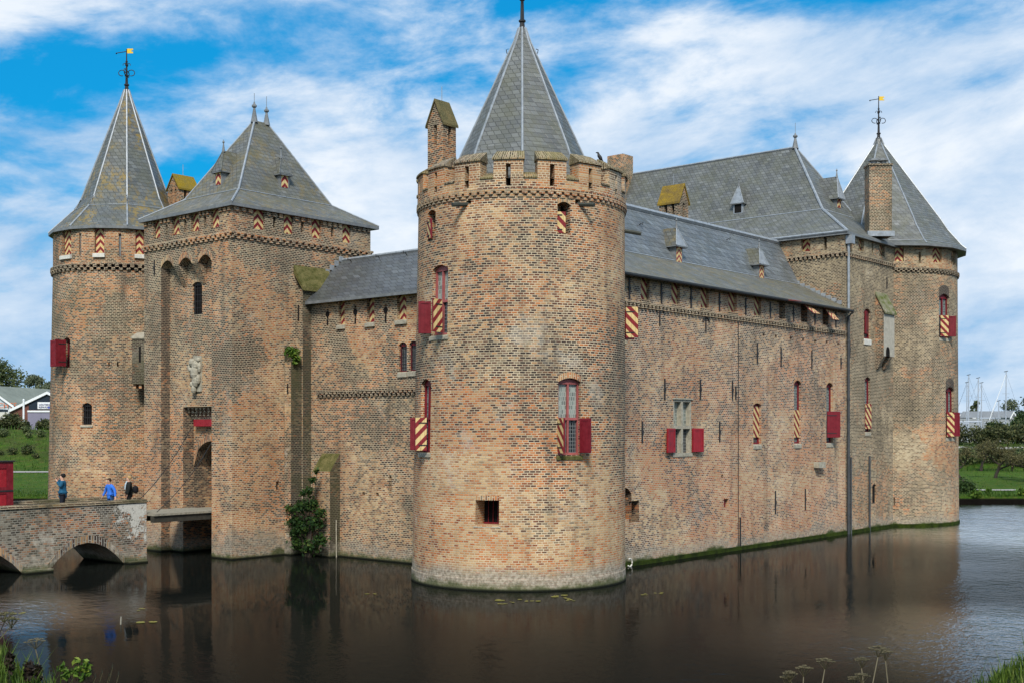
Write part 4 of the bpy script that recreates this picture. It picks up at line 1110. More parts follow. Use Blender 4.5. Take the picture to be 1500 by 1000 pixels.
wn = window(WE, hw2, T7, M['red'], M['glassg'], d=.19, mull=False); za, zb = WE.pick(1273, 627.5)[1], WE.pick(1273, 591)[1]; leaf(WE, hw2['u0'] - .0, 1, za, zb, .62, 6, wn)
sill(WE, hw2, T7, M['stone'], .2, .03, .02)
window(WE, hw3, T7, M['iron'], M['void'], d=.14, mull=False, fw=.04)
for x, y0, y1 in ((1298.7, 406, 423), (1244.7, 498.5, 523)): anchor(WE, x, y0, y1, T7, .05)
mb = MB(); u = WE.pick(1272.4, 720)[0]; mb.tube([WE.pt(u, -.1, -.06), WE.pt(u, WE.pick(1272, 667)[1], -.06)], .055, 7); mb.build('rain_pipe', [M['pipe']], T7)
mb = MB(); u = .12; mb.tube([WE.pt(u, 11.5, -.12), WE.pt(u, 15.2, -.12)], .07, 8); mb.wbox(WE, u - .16, u + .2, 15.1, 15.55, -.38, -.03); mb.build('hopper_pipe', [M['lead']], T7)
q = at(912, 240, 70.)
mb = MB(); cx, cy = 29.4, 17.2
q0 = onx(897, 260, cx); q1 = onx(928, 226, cx)
yc = (q0.y + q1.y) / 2
mb.box(cx - .55, cx + .55, q1.y + .42, q0.y, 18., q1.z); mb.build('chimney', [M['mosstile']], T7).data.materials[0] = brick('brick_mossy_chimney', 22, [(0, .5), (18, .5)], .5, -.05, lime=.1, moss=0, green=.75)
# hanging latrine box
T8 = thing('hanging_latrine', 'pale hanging latrine box with mossy sloped roof on two brick corbels at the right wall', 'latrine', (29.6, -1.2, 9.4))
mb = MB(); x0, x1, y0 = 28.9, 30.32, -1.47
mb.poly([(x0, y0, 9.43), (x1, y0, 9.43), (x1, y0, 11.76), (x0, y0, 11.76)], m=1)
mb.poly([(x0, -1.003, 9.43), (x0, y0, 9.43), (x0, y0, 11.76), (x0, -1.003, 12.72)], m=0); mb.poly([(x1, y0, 9.43), (x1, -1.003, 9.43), (x1, -1.003, 12.72), (x1, y0, 11.76)], m=0)
mb.poly([(x0, -1.003, 9.43), (x1, -1.003, 9.43), (x1, y0, 9.43), (x0, y0, 9.43)], m=2)
mb.build('wall', [M['chim'], plain('limewashed_stone', (.44, .41, .34), .85, .2, .2, 5., (.30, .22, .16)), M['void']], T8)
mb = MB(); Wg = Plane((x0, y0), (1, 0)); h = dict(u0=.28, u1=.78, z0=9.3, z1=9.95, rise=.25); hu = hus(h)
mb.poly([Wg.pt(h['u0'], 9.43, -.006), Wg.pt(h['u1'], 9.43, -.006)] + [Wg.pt(u, htop(h, u), -.006) for u in reversed(hu)]); mb.build('drop_hole', [M['void']], T8)
mb = MB(); mb.hexa([V((x0 - .06, y0 - .1, 11.70)), V((x1 + .08, y0 - .1, 11.70)), V((x1 + .08, -1.004, 12.80)), V((x0 - .06, -1.004, 12.80)), V((x0 - .06, y0 - .1, 11.80)), V((x1 + .08, y0 - .1, 11.80)), V((x1 + .08, -1.004, 12.92)), V((x0 - .06, -1.004, 12.92))])
mb.build('roof', [mossmat('moss_over_stone', (.10, .13, .02), (.34, .31, .24), 2.2)], T8)
for xx in (x0, x0 + .85):
    mb = MB(); mb.hexa([V((xx, -1.1, 8.75)), V((xx + .28, -1.1, 8.75)), V((xx + .28, -1.004, 8.7)), V((xx, -1.004, 8.7)), V((xx, y0, 9.425)), V((xx + .28, y0, 9.425)), V((xx + .28, -1.004, 9.425)), V((xx, -1.004, 9.425))]); mb.build('corbel', [M['chim']], T8)

# ================================================================ 6. right round tower
RC = (34.95, 1.49)
T9 = thing('round_tower', 'round brick tower with bell-shaped slate spire and yellow vane at the far right corner', 'tower', (*RC, 0))
cr = degrees(atan2(CAM.y - RC[1], CAM.x - RC[0]))
WZ = Round(RC, 4.5, 4.42, 14., cr); CZ = WZ.R * 2 * pi
hs = [hole(WZ, a, c, b, d, d=.32) for a, b, c, d in ((1307, 1324, 357, 384.5), (1366, 1379.5, 360.5, 387))]
hs.append(dict(u0=5.0, u1=5.75, d=.32))
for h in hs: h['z0'] = 14.83; h['z1'] = 15.72
sl = [hole(WZ, a, c, b, d, d=.3) for a, b, c, d in ((1345.8, 1349, 369.5, 385.5), (1393.3, 1396, 375, 388))]
ra = hole(WZ, 1375.5, 430.5, 1390.5, 494.5, d=.3, rise=.2); rb = hole(WZ, 1385.3, 566, 1397.5, 640, d=.3, rise=.2); rc = hole(WZ, 1306.5, 728, 1311, 739.5, d=.3)
for h in (ra, rb): h['u1'] = h['u0'] + 1.0
mb = MB(); wall(mb, WZ, -CZ / 2, CZ / 2, -1.5, 15.85, hs + sl + [ra, rb, rc]); mb.build('wall', [M['rtower'], M['void']], T9)
mb = MB(); Wq = Round(RC, 4.55, 4.55, 14, cr); wall(mb, Wq, -CZ / 2, CZ / 2, -1.5, .16)
for k in range(60): mb.quad([Wq.pt(-CZ / 2 + CZ * 1.02 * k / 60, .16), Wq.pt(-CZ / 2 + CZ * 1.02 * (k + 1) / 60, .16), Wq.pt(-CZ / 2 + CZ * 1.02 * (k + 1) / 60, .18, .12), Wq.pt(-CZ / 2 + CZ * 1.02 * k / 60, .18, .12)])
mb.build('mossy_footing', [bpy.data.materials['moss_dark_waterline']], T9)
WZ2 = Round(RC, 4.43, 4.43, 14., cr); frieze(WZ2, -CZ / 2, CZ / 2, 14.42, T9, M['friezedk'], rows=2, p=.10, bw=.16, sp=.28, rh=.09, ledge=.06)
for h in hs: board(WZ, h, .13, T9, M['chev'])
for h, trn in ((ra, WZ.pick(1384, 463)[1]), (rb, WZ.pick(1391, 603.5)[1])):
    w = window(WZ, h, T9, M['red'], M['glassg'], d=.2, transom=trn, glass2=M['glassd']); sill(WZ, h, T9, M['stone'], .2, .04, .03)
    lw = .45; leaf(WZ, h['u0'] + .02, 1, h['z0'] + .06, trn, lw, 30, w); leaf(WZ, h['u1'] - .25, -1, h['z0'] + .06, trn, .40, 128 if h is ra else 150, w, mout=M['back'])
mb = MB()
u0, u1, z0, z1 = ra['u0'] - .9, ra['u1'] + .5, WZ.pick(1385, 540)[1], WZ.pick(1385, 418)[1]
for h, ext in ((ra, .55), (rb, .5)): archring(T9, WZ, h, .5, proud=.006, mat=M['patch'], name='dark_brick_surround')
phR = radians(cr + 31)
spire(RC, [(4.98, 15.78), (4.72, 16.0), (3.95, 16.95), (3.55, 17.6), (.32, 22.3), (.13, 22.75)], phR, T9, [M['slate'], M['leaddark']])
weathervane((*RC, 22.75), 2.5, T9)
# chimney against the spire
q0 = at(1273.5, 340, 66.); q1 = at(1306.5, 242, 66.)
mb = MB(); r = V((SA, -CA, 0)); f = V((CA, SA, 0)); w = (q1 - q0).dot(r)
c0 = V((q0.x, q0.y, 15.9)); mb.obox(c0, r * w, f * .9, Z * (q1.z - 15.9)); mb.obox(c0 - r * .05 - f * .05 + Z * (q1.z - 15.9 - .02), r * (w + .1), f * 1.0, Z * .1)
ch = mb.build('chimney', [M['chim']], T9)
for k in (.3, .72):
    mb = MB(); p = c0 + r * w * k + f * .45 + Z * (q1.z - 15.84)
    mb.lathe(p, [(.17, 0), (.17, .22), (.3, .24), (.28, .34), (0, .42)], 10); mb.build('chimney_pot', [M['leaddark']], ch)
mb = MB(); mb.obox(c0 - r * .12 - f * .12 + Z * .0, r * (w + .24), f * .2, Z * .28); mb.build('chimney_flashing', [M['lead']], ch)

# ================================================================ 7. left round tower
LCn = (0., 26.2)
T10 = thing('round_tower', 'round brick tower with tall lichen-spotted spire at far left behind the bridge', 'tower', (*LCn, 0))
cl = degrees(atan2(CAM.y - LCn[1], CAM.x - LCn[0]))
WL = Round(LCn, 3.80, 3.52, 13.4, cl); CLn = WL.R * 2 * pi
hs = [hole(WL, a, c, b, d, d=.3) for a, b, c, d in ((91, 100, 341, 379), (138.5, 152.6, 333, 372), (198.5, 211.5, 338, 373))]
hs[0]['u1'] = hs[0]['u0'] + .75
for h in hs: h['z0'] = 13.92; h['z1'] = 15.2
sl = [hole(WL, a, c, b, d, d=.3) for a, b, c, d in ((115.5, 119, 342, 375), (173.8, 177.6, 343, 375.5), (158.6, 160.6, 530, 536), (171.4, 173.6, 530, 536.5))]
lw = hole(WL, 120.3, 589.5, 134.6, 621.5, d=.4, rise=.14); lr = hole(WL, 93, 494, 102.5, 538, d=.35, rise=.15)
mb = MB(); wall(mb, WL, -CLn / 2, CLn / 2, -1.5, 15.3, hs + sl + [lw, lr]); mb.build('wall', [M['left'], M['void']], T10)
WL2 = Round(LCn, 3.53, 3.53, 14., cl); frieze(WL2, -CLn / 2, CLn / 2, 13.36, T10, M['friezedk'], rows=2, p=.12, bw=.17, sp=.34, rh=.13, ledge=.07)
for h in hs: board(WL, h, .14, T10, M['chev']); sill(WL, h, T10, M['white'], .22, .12, .05)
for h in sl[:2]: board(WL, h, .1, T10, M['leaddark'], name='slit_board')
window(WL, lw, T10, M['iron'], M['void'], d=.19, mull=False, fw=.03, bars=True); sill(WL, lw, T10, M['stone'], .12, .06)
w = window(WL, lr, T10, M['red'], M['glassd'], d=.3, mull=False); leaf(WL, lr['u0'] + .03, 1, lr['z0'] + .05, lr['z1'] - .14, .50, 160, w); leaf(WL, lr['u1'] - .02, -1, lr['z0'] + .05, lr['z1'] - .14, .55, 80, w, mout=M['red'])
spire(LCn, [(3.74, 15.22), (2.5, 16.45), (2.2, 16.95), (.28, 22.2), (.12, 22.7)], radians(cl + .5), T10, [M['slatelich'], M['leaddark']])
weathervane((*LCn, 22.7), 2.1, T10)
q = at(202, 487, 57.8); q2 = at(193.5, 562, 57.8); q3 = at(225, 562, 57.8)
mb = MB(); rr = V((SA, -CA, 0)); ff = V((CA, SA, 0)); wv = (q3 - q2).dot(rr)
b = V((q2.x, q2.y, q2.z)); mb.obox(b, rr * wv, ff * 1.4, Z * (q.z - q2.z - .3))
bx = mb.build('latrine_box', [M['shaft']], T10)
mb = MB(); hgt = q.z - q2.z - .3
mb.hexa([b + Z * hgt - ff * .06 - rr * .05, b + Z * hgt - ff * .06 + rr * wv, b + Z * hgt + ff * 1.4 + rr * wv, b + Z * hgt + ff * 1.4 - rr * .05, b + Z * (hgt + .08) - ff * .06 - rr * .05, b + Z * (hgt + .08) - ff * .06 + rr * wv, b + Z * (hgt + .5) + ff * 1.4 + rr * wv, b + Z * (hgt + .5) + ff * 1.4 - rr * .05]); mb.build('sloped_cap', [M['stone']], bx)
mb = MB(); mb.obox(b + rr * .32 - ff * .008 + Z * (hgt * .48), rr * .1, ff * .02, Z * .75); mb.build('slit', [M['void']], bx)
for k in range(4):
    mb = MB(); mb.obox(b + rr * (.02 + k * .27) - Z * .2 + ff * .1, rr * .13, ff * .5, Z * .2); mb.build('corbel', [M['frieze']], bx)
# wing behind the gatehouse (roof hidden) carrying the mossy chimney
T11 = thing('rear_wing', 'low brick wing hidden behind the gatehouse carrying a chimney with golden lichen roof', 'castle wing', (4.5, 22, 0))
mb = MB(); mb.box(1.2, 5.2, 19.6, 24., -1.5, 12.2); mb.build('wall', [M['front']], T11)
mb = MB(); mb.poly([(1.0, 19.6, 12.2), (3.2, 19.6, 14.6), (3.2, 24.2, 14.6), (1.0, 24.2, 12.2)][::-1]); mb.poly([(5.4, 24.2, 12.2), (3.2, 24.2, 14.6), (3.2, 19.6, 14.6), (5.4, 19.6, 12.2)][::-1]); mb.build('roof', [M['slatedark']], T11)
q0 = at(236.5, 290, 62.); q1 = at(257, 290, 62.)
zt = at(245, 275, 62).z; zr = at(245, 252.5, 62).z
gable_chimney('chimney', '', (q1.x + .55, q1.y + .15), 1.15, 1.0, 12.5, zt, zr - .05, 'x', M['chim'], M['mossgold'], parent=T11)

# ================================================================ 8. stone bridge and drawbridge
TB = thing('stone_bridge', 'old grey brick arch bridge with mossy parapets leading left from the gatehouse', 'bridge', (-10, 16.5, 0))
yb, yf, xe, xw = 15.1, 18.2, -5.95, -19.
PZ = 2.46; DZ = 1.88
def bridge_wall(W, u0, u1, arcs, mb):
    """spandrel wall with round arches open to the water"""
    wall(mb, W, u0, u1, -1.5, PZ, [dict(u0=a, u1=b, z0=-1.5, z1=zc, rise=zc + .02, d=yf - yb, back=False) for a, b, zc in arcs])
WBn = Plane((xw, yb), (1, 0)); Lb = xe - xw
arcs = [(-14.75 - xw, -11.32 - xw, .98), (-10.30 - xw, -6.99 - xw, .98), (-18.6 - xw, -15.75 - xw, .98)]
mb = MB(); bridge_wall(WBn, 0, Lb, arcs, mb)
WBf = Plane((xe, yf), (-1, 0)); wall(mb, WBf, 0, Lb, -1.5, PZ, [dict(u0=Lb - b, u1=Lb - a, z0=-1.5, z1=zc, rise=zc + .02, d=.02, back=False) for a, b, zc in arcs])
mb.quad([V((xe, yb, -1.5)), V((xe, yf, -1.5)), V((xe, yf, DZ)), V((xe, yb, DZ))])
for y0, y1 in ((yb, yb + .42), (yf - .42, yf)): mb.quad([V((xe, y0, DZ)), V((xe, y1, DZ)), V((xe, y1, PZ)), V((xe, y0, PZ))])
mb.quad([V((xw, yb + .42, DZ)), V((xe, yb + .42, DZ)), V((xe, yb + .42, PZ)), V((xw, yb + .42, PZ))][::-1]); mb.quad([V((xw, yf - .42, DZ)), V((xe, yf - .42, DZ)), V((xe, yf - .42, PZ)), V((xw, yf - .42, PZ))])
mb.build('wall', [M['bridge'], M['void']], TB)
mb = MB(); mb.quad([V((xw, yb + .42, DZ)), V((xe, yb + .42, DZ)), V((xe, yf - .42, DZ)), V((xw, yf - .42, DZ))]); mb.build('deck', [M['stone']], TB)
for (y0, y1) in ((yb, yb + .42), (yf - .42, yf)):
    mb = MB(); mb.box(xw, xe + .04, y0 - .05, y1 + .05, PZ + .002, PZ + .06); mb.box(xw, xe + .02, y0 + .02, y1 - .02, PZ + .061, PZ + .12)
    mb.build('parapet_coping', [brick('bridge_coping_%d' % int(y0), 31, [(0, .1), (18, .1)], .2, -.05, lime=.5, moss=0, green=.85, bw=.3, bh=.08)], TB)
for a, b, zc in arcs:
    mb = MB(); h = dict(u0=a, u1=b, z0=-1.5, z1=zc, rise=zc + .02)
    archring(TB, WBn, h, .30, proud=.03, mat=M['vgrey'])
mb = MB(); mb.wbox(WBn, arcs[0][1] - .05, arcs[1][0] + .05, -1.5, .12, -.35, .02); mb.build('pier_foot', [M['bridge']], TB)
mb = MB(); mb.wbox(WBn, arcs[1][1] + .1, Lb - .1, -1.5, .08, -.25, .02); mb.build('pier_foot', [M['bridge']], TB)
mb = MB()                                          # flaking limewash on the parapet end
rr_ = random.Random(4)
mw_ = g = G('limewash_flakes'); P = g.pos(); n = g.noise(P, 3.2, 9, .75)
x, y, zz = g.sep(P)
msk = g.m('ADD', g.m('ADD', g.m('MULTIPLY', n, .7), g.m('MULTIPLY', g.noise(P, 11., 5, .7), .3)), g.m('ADD', g.m('MULTIPLY', g.mr(x, -8.2, -6.5), .17), g.m('MULTIPLY', g.mr(zz, .7, 2.3), .12)))
bsdf = g.bs; g.out(g.mix(g.noise(P, 14., 4), (.40, .38, .33), (.68, .67, .62)), .9, .1)
tr_ = g.n('BsdfTransparent'); mx = g.n('MixShader', [g.mr(msk, .70, .74)]); g.nt.links.new(tr_.outputs[0], mx.inputs[1]); g.nt.links.new(bsdf.outputs[0], mx.inputs[2])
g.nt.links.new(mx.outputs[0], g.nt.nodes['Material Output'].inputs[0])
mb.wbox(WBn, Lb - 2.2, Lb - .02, .8, PZ - .04, -.005, .001); mb.build('flaking_limewash', [g.mat], TB)
# wooden drawbridge with chains
TD = thing('drawbridge', 'grey wooden drawbridge deck spanning from the stone bridge to the gatehouse portal', 'drawbridge', (-4.4, 16, 1.9))
mb = MB(); n = 14; x0, x1 = xe + .03, XG + .9
for k in range(n):
    a = x0 + (x1 - x0) * k / n; mb.box(a + .004, a + (x1 - x0) / n - .006, YL - (pR) + .05, YL - pL - .05, 1.90, 1.985)
mb.build('deck_planks', [M['wood']], TD)
for y in (YL - pR + .12, YL - (pL + pR) / 2 - .1, YL - pL - .35):
    mb = MB(); mb.box(x0 + .01, x1 - .1, y, y + .22, 1.62, 1.895); mb.build('beam', [M['wooddk']], TD)
for ya, px0, py0, yd in ((YL - pL - .25, 287, 613, YL - pL - .3), (YL - pR + .3, 309, 640, YL - pR + .2)):
    mb = MB(); a = V((XG + .75, ya, 5.55)); b = V((xe + .25, yd, 2.05)); N_ = 26
    pts = [a + (b - a) * (k / N_) - Z * (.35 * sin(pi * k / N_)) for k in range(N_ + 1)]
    mb.tube(pts, .016, 5); mb.build('chain', [M['iron']], TD)
# red gate leaf at the left end
TG = thing('gate_leaf', 'red boarded gate leaf standing open on the stone bridge at the left edge', 'gate', (-11.6, 17.2, DZ))
mb = MB(); gx0, gx1, gy = -12.9, -10.62, 17.2; gt = 4.18
mb.hexa([V((gx0, gy, DZ + .06)), V((gx1, gy, DZ + .06)), V((gx1, gy + .08, DZ + .06)), V((gx0, gy + .08, DZ + .06)), V((gx0, gy, gt - .0)), V((gx1, gy, gt)), V((gx1, gy + .08, gt)), V((gx0, gy + .08, gt))]); mb.build('gate_panel', [M['redb']], TG)
Wd = Plane((gx0, gy), (1, 0)); L = gx1 - gx0
mb = MB()
for a, b, c, d in ((L - .28, L - .005, DZ + .07, gt - .01), (.0, .25, DZ + .07, gt - .01), (.25, L - .28, gt - .24, gt - .01), (.25, L - .28, 2.95, 3.2), (.25, L - .28, DZ + .07, DZ + .3)): mb.wbox(Wd, a, b, c, d, -.035, -.001)
mb.build('gate_frame', [M['red']], TG)
mb = MB(); mb.wbox(Wd, -.05, L + .05, gt + .002, gt + .06, -.08, .16); mb.build('gate_cap', [M['iron']], TG)
for zz in (3.05, 2.3):
    mb = MB(); mb.wbox(Wd, .1, L - .02, zz - .03, zz + .03, -.055, -.036); mb.build('strap_hinge', [M['iron']], TG)
# ================================================================ 9. vegetation helpers
def leafmat(name, a, b, cbright=None, rough=.6):
    g = G(name); ge = g.n('NewGeometry'); r = ge.outputs['Random Per Island']; n = g.noise(g.pos(), 1.1, 4, .6)
    t = g.m('ADD', g.m('MULTIPLY', r, .6), g.m('MULTIPLY', n, .5), clamp=True)
    st = [(0, tuple(x * .55 for x in a)), (.45, a), (.8, b)] + ([(1, cbright)] if cbright else [])
    c = g.ramp(t, st); g.out(c, rough, .25)
    g.bs.inputs['Transmission Weight'].default_value = 0
    tl = g.n('BsdfTranslucent', {'Color': c}); mx = g.n('MixShader', [.28]); g.nt.links.new(g.bs.outputs[0], mx.inputs[1]); g.nt.links.new(tl.outputs[0], mx.inputs[2])
    g.nt.links.new(mx.outputs[0], g.nt.nodes['Material Output'].inputs[0])
    return g.mat


L_dark = leafmat('leaves_dark', (.03, .06, .016), (.075, .12, .03)); L_mid = leafmat('leaves_mid', (.07, .10, .035), (.17, .19, .075))
L_grey = leafmat('leaves_grey_green', (.09, .12, .07), (.20, .22, .12)); L_bright = leafmat('leaves_bright', (.05, .11, .012), (.14, .22, .03), (.30, .30, .04))
L_shrub = leafmat('leaves_shrub', (.014, .042, .010), (.05, .10, .02), (.20, .21, .04)); L_dry = leafmat('leaves_dry', (.09, .078, .04), (.18, .15, .085))
L_twig = leafmat('leaves_sparse_brown', (.09, .085, .035), (.17, .15, .06)); L_hedge = leafmat('leaves_hedge', (.04, .055, .02), (.11, .115, .04), (.26, .21, .08))
L_grass = leafmat('grass_blade', (.045, .085, .01), (.115, .18, .022), (.34, .30, .09)); L_far = leafmat('grass_far', (.035, .085, .008), (.09, .16, .02))
bark = plain('bark', (.055, .045, .035), .9, .1, .4, 6., bump=.5); barkdk = plain('bark_dark', (.045, .038, .032), .9, .1, .4, 6., bump=.5)


def leaves(mb, blobs, n, size, rg, flat=.3, shell=.55):
    tot = sum(b[1] ** 2 for b in blobs)
    for c, r, sz in [(b[0], b[1], b[2] if len(b) > 2 else 1.) for b in blobs]:
        for _ in range(max(4, int(n * r * r / tot))):
            d = V((rg.gauss(0, 1), rg.gauss(0, 1), rg.gauss(0, 1))).normalized()
            p = V(c) + V((d.x, d.y, d.z * .85 * sz)) * r * (shell + (1 - shell) * rg.random()) * (1 + .18 * rg.gauss(0, 1))
            nn = (d * .7 + V((rg.gauss(0, 1), rg.gauss(0, 1), rg.gauss(0, 1) + flat))).normalized()
            a = nn.cross(V((rg.random() - .5, rg.random() - .5, rg.random() - .5))).normalized(); b = nn.cross(a); s = size * rg.uniform(.6, 1.3)
            mb.quad([p - a * s, p + b * s * .55, p + a * s, p - b * s * .55], [(0, 0)] * 4)


def tree(label, p, h, w, seed, mat, cat='tree', name='leafy_tree', n=2600, size=.35, group=None, nb=16, low=.25):
    rg = random.Random(seed); t = thing(name, label, cat, p, group); p = V(p)
    mb = MB(); mb.tube([p - Z * .3, p + Z * h * .3, p + Z * h * .62 + V((rg.uniform(-.3, .3), 0, 0))], [h * .03, h * .022, h * .008], 7)
    bl = []
    for k in range(nb):
        a = rg.uniform(0, 2 * pi); zz = rg.uniform(low, .92); rr = w * .5 * sqrt(rg.random()) * sin(pi * min(.93, zz * .9 + .12)) * 1.05
        c = p + V((cos(a) * rr, sin(a) * rr, zz * h)); bl.append((c, w * rg.uniform(.13, .24)))
        if k % 2 == 0: mb.tube([p + Z * h * rg.uniform(.18, .5), (p + c) / 2 + Z * h * .12, c], [h * .013, h * .009, h * .004], 5)
    mb.build('trunk', [bark], t)
    m2 = MB(); leaves(m2, bl, n, size, rg); m2.build('crown', [mat], t)
    return t


def bare_tree(label, p, h, w, seed, group=None):
    rg = random.Random(seed); t = thing('orchard_tree', label, 'fruit tree', p, group); p = V(p)
    mb = MB(); tips = []
    def grow(q, d, l, r, lev):
        pts = [q]; dd = d.copy()
        for k in range(3):
            dd = (dd + V((rg.gauss(0, .22), rg.gauss(0, .22), rg.gauss(.05, .16)))).normalized(); pts.append(pts[-1] + dd * l / 3)
        mb.tube(pts, [r, r * .85, r * .72, r * .6], 6 if lev < 2 else 4, caps=lev == 0)
        if lev >= 4: tips.append(pts[-1]); return
        for _ in range(3 if lev < 3 else 2):
            a = rg.uniform(0, 2 * pi); sp = rg.uniform(.55, 1.0) if lev else rg.uniform(.75, 1.05)
            side = V((cos(a), sin(a), 0)); nd_ = (dd * cos(sp) + side * sin(sp) * (w / h) * 1.0 + Z * .12).normalized()
            grow(pts[-1] if rg.random() < .6 else pts[2], nd_, l * rg.uniform(.66, .86), r * .58, lev + 1)
        tips.append(pts[-1])
    grow(p - Z * .1, V((rg.uniform(-.25, .25), rg.uniform(-.2, .2), 1)).normalized(), h * .27, h * .036, 0)
    mb.build('trunk', [barkdk], t)
    m2 = MB(); leaves(m2, [(q, h * .085) for q in tips], 3600, .075, rg, shell=.1); m2.build('crown', [L_twig], t)
    return t


# ================================================================ 10. ground, water
def sm(x, a, b):
    t = max(0., min(1., (x - a) / (b - a))); return t * t * (3 - 2 * t)


from mathutils import noise as mn


def ground_h(r, d):
    n = mn.noise(V((r * .11, d * .11, 0))); n2 = mn.noise(V((r * .6, d * .6, 4)))
    if d < 40 and True:
        near = 3.36 + .84 * sm(abs(r + .1), 2.35, 4.1) + .12 * n2 + (.17 if r < 0 else -.04) - .62 * max(0, d - 8.6) - .25 * sm(d, 6, 9)
        if d < 3: near = max(near, 3.55)
    else: near = -9
    left = -1.6 + 3.0 * sm(-r - (.46 * d + 5), 0, 3) + .25 * n if d > 8 else -9
    far = -1.6
    if d > 89.5:
        far = -1.6 + 2.05 * sm(d, 89.5, 90.0) + .5 * sm(d, 92, 130) + .1 * n
        if r < 8: far += (4.3 + .4 * n) * sm(d, 131, 153) - 1.2 * sm(d, 158, 175)
        else: far += (2.6 + .3 * n) * sm(d, 132, 150) - .3 * sm(d, 158, 175)
    return max(near, left, far, -1.6)


def axis(lst):
    o = []
    for a, b, s in lst:
        n = max(1, int(round((b - a) / s))); o += [a + (b - a) * k / n for k in range(n)]
    return o + [lst[-1][1]]


rl = axis([(-900, -200, 100), (-200, -100, 12), (-100, -12, 3.2), (-12, 12, .45), (12, 26, 2.), (26, 100, 3.2), (100, 240, 14), (240, 900, 110)])
dl = axis([(-120, -12, 12), (-12, 0, 2), (0, 16, .45), (16, 24, 2), (24, 88, 3.2), (88, 89.5, 1.5), (89.5, 90, .25), (90, 130, 4), (130, 160, 2.5), (160, 240, 10), (240, 1500, 180)])
vs = []; fs = []
for d in dl:
    for r in rl: vs.append(tuple(rd(r, d, ground_h(r, d))))
nr = len(rl)
for j in range(len(dl) - 1):
    for i in range(nr - 1): fs.append((j * nr + i, j * nr + i + 1, (j + 1) * nr + i + 1, (j + 1) * nr + i))
me = bpy.data.meshes.new('ground'); me.from_pydata(vs, [], fs); me.polygons.foreach_set('use_smooth', [True] * len(me.polygons)); me.update()
gr = bpy.data.objects.new('ground', me); COL.objects.link(gr); gr['kind'] = 'structure'
g = G('grass_ground'); P = g.pos(); n1 = g.noise(P, .12, 6, .65); n2 = g.noise(P, 1.3, 6, .7); n3 = g.noise(P, 9., 4, .7)
c = g.mix(g.mr(n1, .35, .65), (.03, .085, .007), (.07, .155, .014)); c = g.mix(g.mr(n2, .45, .68), c, (.13, .14, .03)); c = g.mix(g.mr(n3, .5, .75), c, (.018, .04, .006)); zr_ = g.sep(P)[2]; c = g.mix(g.m('MULTIPLY', g.mr(zr_, 1.3, 2.2), g.mr(g.noise(P, .45, 6, .7), .38, .6)), c, (.06, .075, .02))
_, _, pz = g.sep(P); c = g.mix(g.mr(pz, .42, .25), c, (.012, .010, .007))
nz_ = g.sep(g.n('NewGeometry').outputs['Normal'])[2]
me.materials.append(g.out(c, .95, .1, bump=g.m('ADD', n2, n3), bstr=.9, bdist=.25))
# quay boards along the far banks
mb = MB()
for k in range(60):
    a, b = -140 + 280 * k / 60, -140 + 280 * (k + 1) / 60
    mb.quad([rd(a, 89.42, -1), rd(b, 89.42, -1), rd(b, 89.42, .30 + .03 * mn.noise(V((a, 0, 0)))), rd(a, 89.42, .30 + .03 * mn.noise(V((a, 0, 0))))]); mb.quad([rd(a, 89.42, .30), rd(b, 89.42, .30), rd(b, 89.8, .3), rd(a, 89.8, .3)])
tag(mb.build('bank_revetment', [plain('wet_dark_boards', (.006, .005, .004), .9, .05, .4, 2.)]), 'dark wet timber boarding edging the far bank of the moat', 'revetment')
# gravel paths
pm = plain('pale_gravel', (.33, .31, .28), .9, .1, .15, 3.)
def path(r0, r1, d0, d1, name='path'):
    mb = MB(); n = 30
    for k in range(n):
        a, b = r0 + (r1 - r0) * k / n, r0 + (r1 - r0) * (k + 1) / n
        h = lambda r, d: max(ground_h(r, d), ground_h(r, d + 1.5), ground_h(r, d - 1.5)) + .05
        mb.quad([rd(a, d0, h(a, d0)), rd(b, d0, h(b, d0)), rd(b, d1, h(b, d1)), rd(a, d1, h(a, d1))])
    mb.build(name, [pm])['kind'] = 'structure'
path(-150, -15, 124.5, 128.5); path(20, 120, 97.5, 99.2)
path(20, 120, 143.5, 145)

g = G('moat_water'); P = g.pos(); x, y, _ = g.sep(P)
# ripples run roughly across the view; calm and ruffled patches
w1 = g.noise(g.scale(P, (1.1, .75, 1)), 2.2, 3, .55, .3); w2 = g.noise(g.scale(P, (.8, 1.3, 1)), 6.5, 3, .55); w3 = g.noise(P, .35, 2, .5)
ru = g.mr(g.noise(g.add(P, (40., 11., 0.)), .06, 3, .5), .42, .60, .10, 1.)
# distance from the right-hand wall: sheltered water stays smooth
sh = g.mr(g.m('ADD', y, 0.), -14., -3., 1., .18)
def gust_glare(r, d, rad):                       # ruffles one stretch of water and marks where sky glare is painted in
    c_ = rd(r, d); dx = g.m('SUBTRACT', x, c_.x); dy = g.m('SUBTRACT', y, c_.y)
    return g.mr(g.m('SQRT', g.m('ADD', g.m('MULTIPLY', dx, dx), g.m('MULTIPLY', dy, dy))), rad, rad * .35, 0., 1., True)
gu = g.m('ADD', gust_glare(14., 30, 9.5), g.m('ADD', gust_glare(-15.5, 36, 6.), g.m('MULTIPLY', gust_glare(39, 70, 27.), 1.1)))
amp = g.m('ADD', g.m('MULTIPLY', ru, sh), g.m('MULTIPLY', gu, 1.1))
hg = g.m('MULTIPLY', g.m('ADD', g.m('MULTIPLY', w1, .6), g.m('ADD', g.m('MULTIPLY', w2, .22), g.m('MULTIPLY', w3, .5))), amp)
g.out((.006, .007, .006), .5, 0.)
bpn = g.n('Bump', {'Strength': 1., 'Distance': .07, 'Height': hg}).outputs[0]
gl = g.n('BsdfGlossy', {'Color': (1., 1., 1., 1.), 'Roughness': .03, 'Normal': bpn}); fr = g.n('Fresnel', {'IOR': 1.33}).outputs[0]
